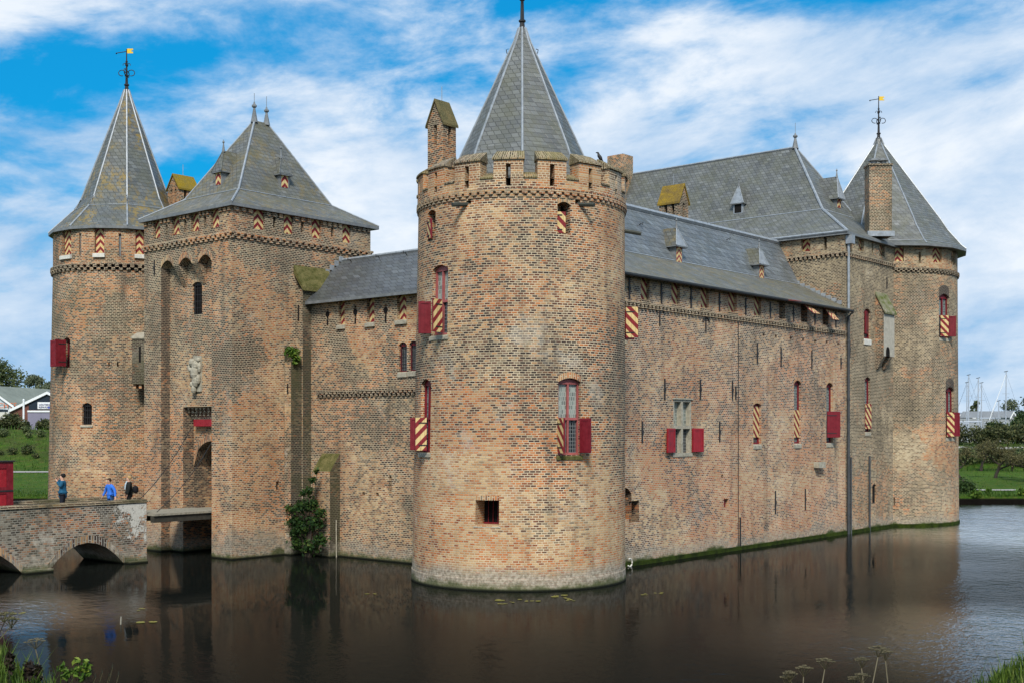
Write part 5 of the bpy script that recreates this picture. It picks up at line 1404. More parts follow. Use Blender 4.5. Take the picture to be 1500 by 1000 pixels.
mx = g.n('MixShader', [g.m('MULTIPLY', g.m('POWER', fr, 2.6), g.m('ADD', 1.35, g.m('MULTIPLY', gu, 3.6)), clamp=True)]); g.nt.links.new(g.bs.outputs[0], mx.inputs[1]); g.nt.links.new(gl.outputs[0], mx.inputs[2])  # reflection strengthened in the gust stretches as painted sky glare
g.nt.links.new(mx.outputs[0], g.nt.nodes['Material Output'].inputs[0]); WATER = g.mat
mb = MB()
mb.quad([rd(-420, 3, 0), rd(420, 3, 0), rd(420, 89.6, 0), rd(-420, 89.6, 0)]); wa = mb.build('water', [WATER]); wa['kind'] = 'structure'

# ================================================================ 11. people on the bridge
skin = plain('skin', (.52, .30, .21), .55, .3, .08)


def skinmesh(name, pts, edges, mat, parent, lev=2):
    me = bpy.data.meshes.new(name); org = V(parent['_org'])
    me.from_pydata([tuple(V(p[:3]) - org) for p in pts], edges, []); me.materials.append(mat)
    o = bpy.data.objects.new(name, me); COL.objects.link(o); o.parent = parent; o['_org'] = tuple(org)
    md = o.modifiers.new('skin', 'SKIN'); md.use_smooth_shade = True
    for i, p in enumerate(pts):
        sv = me.skin_vertices[0].data[i]; r = p[3]; sv.radius = (r, p[4] if len(p) > 4 else r); sv.use_root = i == 0
    s = o.modifiers.new('sub', 'SUBSURF'); s.levels = lev; s.render_levels = lev
    return o


def person(label, p, H, face, hands, coat, trous, hairc, hat=None, lean=0., hem=.50, coatname='jacket'):
    """face: heading angle; hands: two (forward, side, height) targets in body units"""
    t = thing('person', label, 'person', p); s = H / 1.75; p = V(p)
    F = V((cos(face), sin(face), 0)); S = V((F.y, -F.x, 0))          # S = the person's right
    q = lambda f, sd, z: p + (F * (f + lean * max(0, z - .95)) + S * sd + Z * z) * s
    P = []; E = []
    def add(f, sd, z, r, r2=None, to=None):
        P.append((*q(f, sd, z), r * s, (r2 or r) * s))
        if to is not None: E.append((to, len(P) - 1))
        return len(P) - 1
    pel = add(0, 0, .94, .10, .085); ch = add(0, 0, 1.15, .10, .085, pel); up = add(0, 0, 1.36, .12, .09, ch); nk = add(.01, 0, 1.49, .052, None, up)
    hb = add(.02, 0, 1.56, .066, .075, nk); hm = add(.025, 0, 1.65, .078, .092, hb); add(.02, 0, 1.71, .055, .065, hm); add(.115, 0, 1.615, .012, None, hm)
    arms = []
    for sd, (hf, hs_, hz) in zip((1, -1), hands):
        sh = add(0, .17 * sd, 1.42, .055, None, up)
        el = V((hf * .35 - .04, sd * .25 + (hs_ - sd * .2) * .3, 1.42 - .27 + max(0, hz - 1.1) * .25))
        e_ = add(el.x, el.y, el.z, .042, None, sh); wz = V((hf, hs_, hz)); w_ = add(wz.x, wz.y, wz.z, .028, None, e_)
        dr = (wz - el).normalized(); hd = wz + dr * .07; h_ = add(hd.x, hd.y, hd.z, .03, .016, w_)
        sdv = V((dr.y, -dr.x, .2)).normalized()
        for k in range(4):
            a = hd + dr * (.045 + .01 * (k in (1, 2))) + sdv * (.018 * (k - 1.5)); a2 = a + dr * .035 + V((.0, 0, -.01))
            i = add(a.x, a.y, a.z, .0085, None, h_); add(a2.x, a2.y, a2.z, .0075, None, i)
        th = wz + dr * .05 + sdv * .045; add(th.x, th.y, th.z, .009, None, w_)
        arms.append((sh, e_, w_))
    legs = []
    for sd in (1, -1):
        hp = add(0, .09 * sd, .88, .085, None, pel); kn = add(.03, .10 * sd, .49, .055, None, hp); an = add(-.01 + .06 * sd, .10 * sd, .08, .035, None, kn); add(.13 + .06 * sd, .11 * sd, .03, .03, .04, an); legs.append((hp, kn, an))
    skinmesh('body', P, E, skin, t)
    grow = lambda i, k: (*P[i][:3], P[i][3] + k * s, P[i][4] + k * s)
    cp = [grow(ch, .045), grow(up, .05), (*q(.0, 0, 1.47), .085 * s, .08 * s), (*q(0, 0, 1.02), .165 * s, .14 * s), (*q(0, 0, .90), .175 * s, .15 * s), (*q(0, 0, hem + .26), .18 * s, .155 * s)]
    ce = [(0, 1), (1, 2), (0, 3), (3, 4), (4, 5)]
    for sh, e_, w_ in arms:
        k = len(cp); cp += [grow(sh, .03), grow(e_, .028), grow(w_, .016)]; ce += [(1, k), (k, k + 1), (k + 1, k + 2)]
    skinmesh(coatname, cp, ce, coat, t)
    tp = [(*q(0, 0, .92), .125 * s, .105 * s)]; te = []
    for hp, kn, an in legs:
        k = len(tp); tp += [grow(hp, .015), grow(kn, .02), grow(an, .03)]; te += [(0, k), (k, k + 1), (k + 1, k + 2)]
    skinmesh('trousers', tp, te, trous, t)
    for sd in (1, -1):
        skinmesh('shoe', [(*q(-.05 + .06 * sd, .10 * sd, .045), .048 * s, .05 * s), (*q(.17 + .06 * sd, .11 * sd, .035), .04 * s, .05 * s)], [(0, 1)], M['iron'], t, 1)
    hv = [(*q(-.045, 0, 1.585), .070 * s, .075 * s), (*q(-.03, 0, 1.655), .098 * s, .10 * s), (*q(-.005, 0, 1.725), .092 * s, .096 * s), (*q(.0, 0, 1.765), .06 * s, .06 * s)]
    skinmesh('knit_cap' if hat else 'hair', hv, [(0, 1), (1, 2), (2, 3)], hat or hairc, t, 2)
    for sd in (1, -1):
        mb = MB(); mb.lathe(q(.108, .032 * sd, 1.652), [(0, -.009), (.01, 0), (0, .009)], 6); mb.build('eye', [M['iron']], t)
    return t, q


def cloth(n, c): return plain(n, c, .75, .2, .2, 9., bump=.3)


toR = -AZ * 0; HD = lambda deg: radians(deg) + 0
face_left = atan2(*reversed((V((-SA, CA, 0)).to_2d())))          # heading towards picture left
pz = DZ
k1 = ony(92, 740, 16.6); k2 = ony(162, 735, 16.3); k3 = ony(189, 735, 16.3)
person('man in teal jacket and dark knit cap raising a hand to his face', (k1.x, 16.6, pz), 1.80, face_left + .15, ((.17, .03, 1.53), (.20, -.05, 1.46)), cloth('teal_jacket', (.014, .09, .17)), cloth('navy_trousers', (.012, .014, .022)), None, hat=cloth('black_knit', (.012, .011, .012)))
person('boy in a bright blue anorak looking down with arms held away from his sides', (k2.x, 16.3, pz), 1.56, face_left + 1.05, ((.10, .40, .92), (.10, -.42, .90)), cloth('bright_blue_anorak', (.035, .16, .62)), cloth('blue_jeans', (.02, .06, .14)), cloth('brown_hair', (.05, .028, .018)), lean=.12)
tp3, q3 = person('woman with fair hair in a black coat and pale scarf walking behind the boy', (k3.x, 16.3, pz), 1.64, face_left + .2, ((.12, .22, .95), (.05, -.24, .9)), cloth('black_coat', (.012, .014, .013)), cloth('black_trousers', (.012, .012, .013)), cloth('fair_hair', (.42, .27, .12)), coatname='coat')
skinmesh('scarf', [(*q3(.05, .0, 1.50), .085, .07), (*q3(.15, -.03, 1.36), .06, .035), (*q3(.17, -.03, 1.12), .055, .03)], [(0, 1), (1, 2)], cloth('pale_scarf', (.42, .5, .55)), tp3)
bp = q3(-.25, 0, 1.15); tb = thing('backpack', 'round black backpack worn by the fair haired woman', 'backpack', bp)
skinmesh('bag', [(*q3(-.26, 0, 1.32), .12, .12), (*q3(-.28, 0, 1.12), .15, .15), (*q3(-.26, 0, .96), .12, .13)], [(0, 1), (1, 2)], cloth('black_nylon', (.008, .008, .01)), tb)
skinmesh('strap', [(*q3(-.12, .12, 1.44), .02, .02), (*q3(.10, .14, 1.40), .02, .02), (*q3(.12, .13, 1.15), .02, .02)], [(0, 1), (1, 2)], M['iron'], tb)

# crow on the battlements
u, z = WT.pick(878, 236); cp_ = WQ.pt(radians(-50.5 + 139.7) * 0 + radians(59.5 - 139.7 + 139.7 - 4) * WQ.R, 0, .1)
cb = at(878.5, 236.5, 43.6)
tc = thing('crow', 'small black crow perched on a mossy merlon of the large tower', 'bird', cb)
skinmesh('body', [(*(cb + Z * .12), .075, .075), (*(cb + Z * .2 + V((SA, -CA, 0)) * -.03), .06, .06), (*(cb + Z * .27 + V((SA, -CA, 0)) * -.05), .04, .04), (*(cb + Z * .31 + V((SA, -CA, 0)) * -.06), .042, .042), (*(cb + Z * .30 + V((SA, -CA, 0)) * -.15), .01, .01), (*(cb + Z * .03 + V((SA, -CA, 0)) * .1), .035, .02), (*(cb - Z * .05 + V((SA, -CA, 0)) * .14), .02, .01)], [(0, 1), (1, 2), (2, 3), (3, 4), (0, 5), (5, 6)], M['iron'], tc)
mb = MB(); [mb.tube([cb + V((SA, -CA, 0)) * s_ + Z * .08, cb + V((SA, -CA, 0)) * s_ - Z * .04], .01, 4) for s_ in (-.03, .03)]; mb.build('legs', [M['iron']], tc)
# white mooring ring at the foot of the large tower
u, z = WT.pick(911, 822); p = ony(919, 823, -1.0)
mb = MB(); rt = V((1, 0, 0)); mb.tube([p + V((.16 * cos(a), -.12, .16 * sin(a) + .0)) for a in [k * pi / 7 - 2.4 for k in range(11)]], .03, 6)
tag(mb.build('mooring_ring', [M['white']], origin=p), 'white mooring ring on the wall foot right of the large tower', 'ring')

# ================================================================ 12. plants on the walls and in the water
rg = random.Random(5)
ts = thing('shrub', 'tall dark green shrub growing from the water beside the gatehouse corner', 'shrub', onx(448, 815, -.6))
bl = []; mb = MB(); base = onx(450, 812, -.5)
for px, py, r in ((455, 800, .55), (436, 796, .45), (470, 790, .42), (446, 770, .6), (430, 762, .42), (462, 765, .5), (440, 742, .5), (455, 738, .5), (426, 745, .32), (470, 750, .35), (452, 718, .42), (458, 702, .32), (444, 722, .3), (432, 778, .4), (464, 690, .25)):
    c = onx(px, py, -.45); bl.append((c, r * (.8 if py > 735 else .6))); mb.tube([V((base.x, base.y, -.3)), (V((base.x, base.y, 0)) + c) / 2 + V((.1, 0, .1)), c], [.04, .025, .008], 5)
mb.build('stem', [bark], ts); mb = MB(); leaves(mb, bl, 3400, .08, rg, shell=.15); mb.build('foliage', [L_shrub], ts)
tf = thing('wall_fern', 'bright green fern tuft growing on a ledge of the mossy shaft', 'plant', onx(429, 515, -.35))
mb = MB(); c = onx(429, 516, -.35); leaves(mb, [(c, .3), (c + V((-.1, .1, .1)), .2), (c + V((.1, -.15, -.25)), .2), (c + V((0, -.1, -.45)), .12)], 420, .085, rg, shell=.2); mb.build('foliage', [L_bright], tf)
mb = MB(); mb.tube([c + V((.1, .1, -.2)), c], .02, 5); mb.build('stem', [bark], tf)
for px, py, w_ in ((742, 877.5, .42), (770, 879.5, .22), (735, 884, .2), (748.5, 881, .16), (783, 880, .26), (823, 872.5, .36), (836, 878.5, .3), (829, 875, .22), (545, 869, .22), (203, 892, .24), (216, 910, .34), (29, 898, .24), (942, 869.5, .24), (968, 868, .2), (1127, 808, .12)):
    p = onz(px, py, .012); mb = MB()
    for k in range(3):
        c = p + V((rg.uniform(-.5, .5), rg.uniform(-.5, .5), .004 * k)) * w_ * 1.5; c.z = .012 + .004 * k
        r_ = w_ * rg.uniform(.2, .42); a0 = rg.uniform(0, 6)
        pts = [c + V((cos(a0 + a) * r_ * rg.uniform(.75, 1.1), sin(a0 + a) * r_ * rg.uniform(.75, 1.1), 0)) for a in [.25 + k2 * .58 for k2 in range(11)]]
        mb.poly([c] + pts)
    tag(mb.build('floating_leaf', [leafmat('floating_leaf', (.17, .16, .04), (.30, .27, .06)) if 'floating_leaf' not in bpy.data.materials else bpy.data.materials['floating_leaf']], origin=p), 'yellow green leaves floating on the dark moat water', 'floating leaf', 'leaves floating on the moat')
p = onz(176, 914, 0); mb = MB(); mb.tube([V((p.x, p.y, -.3)), V((p.x + .03, p.y, .22))], .02, 5); tag(mb.build('stick', [M['wood']], origin=p), 'short pale stick poking out of the moat water', 'stick')

# near banks: blades of grass
mb = MB()
def blade(p, h, w, rg, bend=.35):
    a = rg.uniform(0, 2 * pi); d = V((cos(a), sin(a), 0)); s_ = V((-d.y, d.x, 0)) * w
    k = rg.uniform(.1, bend) * h
    p1 = p + Z * h * .55 + d * k * .35; p2 = p + Z * h + d * k
    mb.quad([p - s_, p + s_, p1 + s_ * .7, p1 - s_ * .7], [(0, 0)] * 4); mb.poly([p1 - s_ * .7, p1 + s_ * .7, p2], [(0, 0)] * 3)
for kk in range(30000):
    r = rg.uniform(-7.5, 7.5); d = rg.uniform(6.2, 13.)
    if kk > 13000: r = rg.choice((-1, 1)) * rg.uniform(2.6, 5.2); d = rg.uniform(7.6, 10.4)
    if abs(r + .2) < 2.6 and rg.random() < .75: continue
    z = ground_h(r, d)
    if z < .1: continue
    h = rg.uniform(.05, .15) * (2. if rg.random() < .06 else 1.) * (1.1 if r < 0 else .9) * (1.1 if abs(r) > 3.2 else .6)
    blade(rd(r, d, z - .02), h, rg.uniform(.003, .007), rg, .7)
tag(mb.build('grass', [L_grass]), 'tufts of green grass on the near bank of the moat', 'grass', kind='stuff')
mb = MB()
for _ in range(26000):                       # rough sward and reeds along the far banks
    side = rg.random() < .55
    r = rg.uniform(-75, -18) if side else rg.uniform(26, 62)
    d = rg.choice((rg.uniform(90.1, 96), rg.uniform(90.1, 92), rg.uniform(129, 156), rg.uniform(96, 128)))
    z = ground_h(r, d); h = rg.uniform(.15, .42) if d < 97 else (rg.uniform(.2, .8) if d > 129 else rg.uniform(.08, .2))
    blade(rd(r, d, z - .05), h, rg.uniform(.015, .035) * (1 if d < 97 else 1.4), rg, .9)
tag(mb.build('grass', [L_far]), 'rough grass and reeds along the far banks of the moat', 'grass', kind='stuff')


plain('dry_stalk', (.17, .145, .095), .8, .1, .2, 9.)


def umbel(px, py, depth, spread, seed, heads=1, group='dry umbel plants on the near bank', label=None, dark=False):
    rg = random.Random(seed); top = at(px, py, depth); r_ = (px - 750) / FP * depth
    base = rd(r_ + rg.uniform(-.12, .12), depth + rg.uniform(-.1, .1), 0); base.z = ground_h(r_, depth) - .02
    t = thing('umbel_plant', label or 'dry seed umbel on a thin stem at the bottom right of the near bank', 'wild plant', base, group)
    m = [dark and barkdk or bpy.data.materials['dry_stalk']]
    mb = MB(); mid = (base + top) / 2 + V((rg.uniform(-.05, .05), rg.uniform(-.05, .05), 0)); mb.tube([base, mid, top - Z * .07], [.006, .005, .004], 5); mb.build('stem', m, t)
    for hk in range(heads):
        c = top if hk == 0 else mid + (top - mid) * rg.uniform(.2, .8) + V((rg.uniform(-.2, .2), rg.uniform(-.2, .2), .08))
        mb = MB(); n = 11
        if hk: mb.tube([mid, c - Z * .05], .0035, 4)
        for k in range(n):
            a = k * 2.4; rr_ = spread * sqrt((k + .5) / n) * (1 if hk == 0 else .7)
            e_ = c + V((cos(a) * rr_, sin(a) * rr_, -.25 * rr_ + rg.uniform(-.006, .006))); mb.tube([c - Z * .07, e_], .0018, 4, caps=False)
            for j in range(5):
                b = a + j * 1.26; f_ = e_ + V((cos(b) * .012, sin(b) * .012, .006)); mb.lathe(f_, [(0, -.005), (.007, 0), (0, .005)], 5)
        mb.build('seed_head', [L_dry if not dark else L_twig], t)
UL = ('dry seed umbel with one flat head, lowest and leftmost at the bottom right', 'dry umbel with several seed heads left of the crooked pair', 'small two headed dry umbel between the larger seed heads', 'tallest dry seed umbel at the bottom right with a broad head', 'thin single dry umbel right beside the tallest one', 'dry umbel hanging at the left picture edge above the grass', 'faint dry umbel standing against the bright water at lower left', 'short broken umbel stalk lowest among the right hand seed heads')
for k, (px, py, d_, s_, hd) in enumerate(((1177, 976, 8.6, .055, 1), (1208, 965, 8.5, .06, 3), (1262, 964, 8.8, .045, 2), (1286, 947, 8.4, .065, 2), (1297, 953, 8.7, .04, 1), (6, 896, 8.3, .07, 2), (52, 936, 8.9, .07, 1), (1152, 990, 8.5, .04, 1))):
    umbel(px, py, d_, s_, 40 + k, hd, label=UL[k], dark=k == 5)
for k, (px, py, d_, lab) in enumerate(((42, 972, 8.2, 'dark dead dock stalk at the bottom left, nearest the picture edge'), (55, 978, 8.5, 'dark seed spike of dead dock beside the leafy sapling'), (14, 960, 8.1, 'thick dark dead stalk at the extreme left of the bank'))):
    t = thing('dead_stalk', lab, 'wild plant', rd((px - 750) / FP * d_, d_, ground_h((px - 750) / FP * d_, d_)), 'dark dead stalks on the near bank'); top = at(px, py, d_); b = V(t['_org'])
    mb = MB(); mb.tube([b, top], [.008, .004], 5); mb.build('stem', [barkdk], t)
    mb = MB(); leaves(mb, [(b + (top - b) * f_, .035) for f_ in (.5, .6, .7, .8, .9, 1.)], 260, .018, rg, shell=.1); mb.build('seed_spike', [leafmat('seed_dark', (.02, .014, .01), (.05, .032, .02)) if 'seed_dark' not in bpy.data.materials else bpy.data.materials['seed_dark']], t)
b = at(116, 1000, 8.4); b.z = ground_h((116 - 750) / FP * 8.4, 8.4); t = thing('sapling', 'small leafy green sapling at the bottom left edge of the bank', 'plant', b)
mb = MB(); bl = []
for px, py in ((113, 968), (116, 978), (126, 973), (127, 983), (110, 985), (100, 982), (120, 992), (95, 990), (90, 977)):
    c = at(px, py, 8.4); bl.append((c, .035)); mb.tube([b, (b + c) / 2 + V((.01, 0, .02)), c], [.005, .004, .002], 5)
mb.build('stem', [bark], t); mb = MB(); leaves(mb, bl, 210, .022, rg, shell=.3); mb.build('foliage', [L_bright], t)
for k, (px, py) in enumerate(((150, 985), (165, 977), (174, 988), (160, 990), (140, 992))):
    d_ = 8.3; r_ = (px - 750) / FP * d_; b = rd(r_ - .1, d_, ground_h(r_, d_)); top = at(px, py, d_); mb = MB(); mb.tube([b, (b + top) / 2 + Z * .05, top], [.004, .003, .0015], 4)
    for j in range(8):
        f_ = b + (top - b) * (.62 + .05 * j); mb.quad([f_, f_ + V((.012, .01, .02)), f_ + V((.002, .0, .045)), f_ + V((-.008, -.006, .02))], [(0, 0)] * 4)
    tag(mb.build('grass_stem', [L_dry], origin=b), 'dry bent grass stem standing over the dark water at lower left', 'wild plant', 'dry grass stems on the near bank')

# ================================================================ 13. across the moat
# left: embankment hedge, sheds, trees
def hedge(label, r0, r1, d, zlow, h, seed, mat, n=5000, size=.35, name='hedge', cat='hedge'):
    rg = random.Random(seed); bl = []; n_ = int((r1 - r0) / 1.6)
    for k in range(n_):
        r = r0 + (r1 - r0) * k / n_ + rg.uniform(-.5, .5); dd = d + rg.uniform(-1.5, 1.5); hh = h * rg.uniform(.55, 1.1); bl.append((rd(r, dd, max(ground_h(r, dd), zlow) + hh * .42), hh * .55))
    t = thing(name, label, cat, rd((r0 + r1) / 2, d, zlow)); mb = MB(); leaves(mb, bl, n, size, rg, shell=.5); mb.build('foliage', [mat], t)
    mb = MB()
    for c, r in bl[::2]: mb.tube([V((c.x, c.y, zlow - .2)), c], .06, 4)
    mb.build('stem', [bark], t)
hedge('overgrown hedge along the top of the grassy bank at the far left', -72, -42, 155, 4.7, 2.3, 1, L_hedge, 17000, .17)
hedge('band of rough scrub halfway down the grassy bank at the far left', -68, -40, 147, 3.6, 1.3, 2, L_mid, 4000, .13, 'scrub', 'scrub')
hedge('second band of low scrub nearer the foot of the grassy bank at the far left', -70, -38, 139, 2., 1.2, 12, L_hedge, 3500, .13, 'scrub', 'scrub')
hedge('low bramble thicket across the lawn at the far right', 44, 75, 137, .9, 2.6, 3, L_mid, 9000, .16, 'thicket', 'thicket')
hedge('dark rough hedge before the boatyard at the far right', 44, 80, 152, 3.4, 3.1, 4, L_hedge, 15000, .17)
hedge('low green water plants along the far right bank edge', 33, 46, 91.5, .4, .75, 6, L_bright, 1500, .12, 'bank_plants', 'plants')
hb = rd((1413 - 750) / FP * 93, 93, .5); t = thing('bush', 'small round dark bush on the bank beside the right tower', 'bush', hb); mb = MB(); leaves(mb, [(hb + Z * .6, .75), (hb + Z * .4 + V((.6, -.4, 0)), .5)], 700, .12, rg); mb.build('foliage', [L_dark], t)

wshed = plain('pale_blue_cladding', (.50, .57, .60), .6, .3, .08, 1.); groof = plain('grey_green_roof', (.20, .22, .185), .8, .2, .2, .5); navy = plain('navy_cladding', (.012, .022, .035), .5, .3, .2, .5); lilac = plain('lilac_doors', (.21, .20, .27), .6, .3, .1, .6)
shedbrick = plain('shed_brick', (.15, .065, .05), .9, .1, .25, 2.); wtrim = plain('white_trim', (.75, .77, .78), .6, .3, .08)
greycl = plain('grey_cladding', (.22, .24, .27), .7, .3, .15, .5)
fr_ = lambda px, d: (px - 750) / FP * d
def text(body, p, size, mat, parent, width_dir):
    cu = bpy.data.curves.new('lettering', 'FONT'); cu.body = body; cu.size = size; cu.extrude = .01; cu.materials.append(mat)
    o = bpy.data.objects.new('lettering', cu); COL.objects.link(o); o.parent = parent
    o.location = V(p) - V(parent['_org']); w_ = V(width_dir); o.rotation_euler = (pi / 2, 0, atan2(w_.y, w_.x))
    bpy.context.view_layer.update(); dg = bpy.context.evaluated_depsgraph_get(); me = bpy.data.meshes.new_from_object(o.evaluated_get(dg)); me.materials.clear(); me.materials.append(mat)
    n_ = bpy.data.objects.new('lettering', me); COL.objects.link(n_); n_.parent = parent; n_.location = o.location; n_.rotation_euler = o.rotation_euler; n_['_org'] = parent['_org']
    bpy.data.objects.remove(o); return n_
Rv = V((SA, -CA, 0)); Fv = V((CA, SA, 0))
def shed(label, pxl, pxa, pxr, ye, ya, D, Lback, dirback, zb, mwall, mroof, name='boat_shed'):
    """gable end facing the moat: left eave, apex, right eave"""
    t = thing(name, label, 'shed', rd(fr_(pxa, D), D, zb)); zE = 5.5 + (HOR - ye) / FP * D; zA = 5.5 + (HOR - ya) / FP * D
    A = rd(fr_(pxl, D), D); B = rd(fr_(pxr, D), D); Cc = rd(fr_(pxa, D), D); bk = V(dirback).normalized() * Lback
    z = lambda p, zz: V((p.x, p.y, zz))
    mb = MB(); mb.poly([z(A, zb), z(B, zb), z(B, zE), z(Cc, zA), z(A, zE)]); mb.poly([z(B, zb), z(B + bk, zb), z(B + bk, zE), z(B, zE)]); mb.poly([z(A + bk, zb), z(A, zb), z(A, zE), z(A + bk, zE)]); mb.poly([z(A, zb), z(A, zE), z(Cc, zA), z(B, zE), z(B, zb)][::1] if 0 else [z(B + bk, zb), z(A + bk, zb), z(A + bk, zE), z(Cc + bk, zA), z(B + bk, zE)])
    mb.build('wall', [mwall], t); mb = MB(); up = Z * .12; o_ = -Fv * .35
    mb.poly([z(B, zE) + up + o_, z(B + bk, zE) + up, z(Cc + bk, zA) + up, z(Cc, zA) + up + o_]); mb.poly([z(A + bk, zE) + up, z(A, zE) + up + o_, z(Cc, zA) + up + o_, z(Cc + bk, zA) + up]); mb.build('roof', [mroof], t)
    for q0, q1 in ((z(A, zE), z(Cc, zA)), (z(Cc, zA), z(B, zE))):
        mb = MB(); mb.hexa([q0 + o_ - Z * .25, q1 + o_ - Z * .25, q1 - Z * .25 - Fv * .02, q0 - Z * .25 - Fv * .02, q0 + o_ + up, q1 + o_ + up, q1 + up - Fv * .02, q0 + up - Fv * .02]); mb.build('rake_board', [wtrim], t)
    return t, D
sA, dA = shed('pale blue boat shed with grey green roof and orange lettering at the left edge', -62, -20, 21.5, 595, 565, 178, 42, Fv * 1. + Rv * .14, 3.6, wshed, groof)
orange = plain('orange_letters', (.55, .14, .05), .6, .3, .05)
at2 = lambda px, py, d: at(px, py, d)
text('YACHTS', at(-17.5, 597, dA - .25), 1.12, orange, sA, Rv)
mb = MB(); a = at(-60, 600, dA - .1); b = at(13, 600, dA - .1); mb.obox(a - Z * .2, b - a, Fv * .08, Z * .26); mb.build('canopy_band', [navy], sA)
mb = MB(); a = at(-60, 614, dA - .12); b = at(12, 603, dA - .12); mb.obox(a, V((b.x - a.x, b.y - a.y, 0)), Fv * .1, Z * (b.z - a.z)); mb.build('shed_door', [M['white']], sA)
sB, dB = shed('dark gabled workshop with white rake boards, lilac doors and a white sign at the left', 13.5, 70, 126, 601, 574, 168, 22, Fv, 3.6, shedbrick, greycl, 'workshop')
mb = MB(); a = at(42, 599.5, dB - .06); b = at(98, 599.5, dB - .06); c = at(70, 576.5, dB - .06); l = at(42, 588, dB - .06); r = at(98, 588, dB - .06); mb.poly([a, b, r, c, l]); mb.build('navy_gable', [navy], sB)
mb = MB(); a = at(40, 603, dB - .2); b = at(100, 600.5, dB - .2); mb.obox(a, V((b.x - a.x, b.y - a.y, 0)), Fv * .15, Z * (b.z - a.z)); mb.build('fascia_band', [wtrim], sB)
mb = MB(); a = at(40.5, 630, dB - .08); b = at(100, 603, dB - .08); mb.obox(a, V((b.x - a.x, b.y - a.y, 0)), Fv * .06, Z * (b.z - a.z)); mb.build('sliding_door', [lilac], sB)
mb = MB(); a = at(55, 598.3, dB - .2); b = at(92, 588.3, dB - .2); mb.obox(a, V((b.x - a.x, b.y - a.y, 0)), Fv * .1, Z * (b.z - a.z)); sg = mb.build('sign_board', [wtrim], sB)
ink = plain('sign_ink', (.05, .06, .16), .6, .3, .05)
text('WINTERSTALLING', at(56.6, 593.4, dB - .26), .36, ink, sg, Rv); text('REPARATIE', at(56.6, 597.0, dB - .26), .36, ink, sg, Rv)
mb = MB(); a = at(70, 597.6, dB - .23); b = at(76, 594.6, dB - .23); mb.obox(a, V((b.x - a.x, b.y - a.y, 0)), Fv * .02, Z * (b.z - a.z)); mb.build('blue_panel', [plain('sign_blue', (.08, .12, .5), .5)], sg)
a = at(34.6, 616, 164); mb = MB(); mb.tube([a - Z * 1., at(34.6, 585.5, 164)], .13, 7); mb.lathe(at(34.6, 585.5, 164), [(.17, 0), (.1, .12), (0, .2)], 7); tag(mb.build('flagpole', [wtrim], origin=a), 'short white pole in front of the brick workshop at the left', 'pole')
tree('big round dark green tree behind the sheds, cut by the left picture edge', rd(fr_(2, 232), 232, 3.4), 15.2, 10.5, 1, L_mid, n=8000, size=.26, nb=24)
tree('grey green willow like tree behind the workshop, left one of two near the left tower', rd(fr_(51, 226), 226, 3.4), 12.6, 5.6, 2, L_grey, n=6000, size=.2, nb=18)
tree('lower grey green tree half hidden by the far left tower', rd(fr_(70, 230), 230, 3.4), 12.0, 4.6, 3, L_grey, n=5000, size=.2, nb=16)
tree('small dark tree between the big round tree and the willow', rd(fr_(27, 240), 240, 3.4), 8.6, 4.5, 4, L_dark, n=2600, size=.22)
# right: orchard, boatyard
OR_ = (('gnarled bare orchard tree right beside the far right tower', 1414, 704, 107, 5.2, 7.0), ('gnarled bare orchard tree in the middle of the right lawn', 1458, 697.5, 116, 5.2, 7.6), ('gnarled bare orchard tree cut by the right picture edge', 1503, 702, 110, 5.6, 7.6))
for k, (lb, px, py, d, h, w_) in enumerate(OR_): bare_tree(lb, rd(fr_(px, d), d, ground_h(fr_(px, d), d)), h, w_, 60 + k, 'gnarled orchard trees on the far bank')
for k, (lb, px, d, h, w_) in enumerate((('bare orchard tree of the back row between the two nearer ones', 1437, 130, 5.0, 7.), ('bare orchard tree of the back row nearest the right edge', 1483, 131, 5.2, 7.))): bare_tree(lb, rd(fr_(px, d), d, ground_h(fr_(px, d), d)), h, w_, 70 + k, 'gnarled orchard trees on the far bank')
hull = plain('white_hull', (.72, .74, .76), .3, .5, .05); mastm = plain('alloy_mast', (.36, .40, .46), .35, .5, .05)
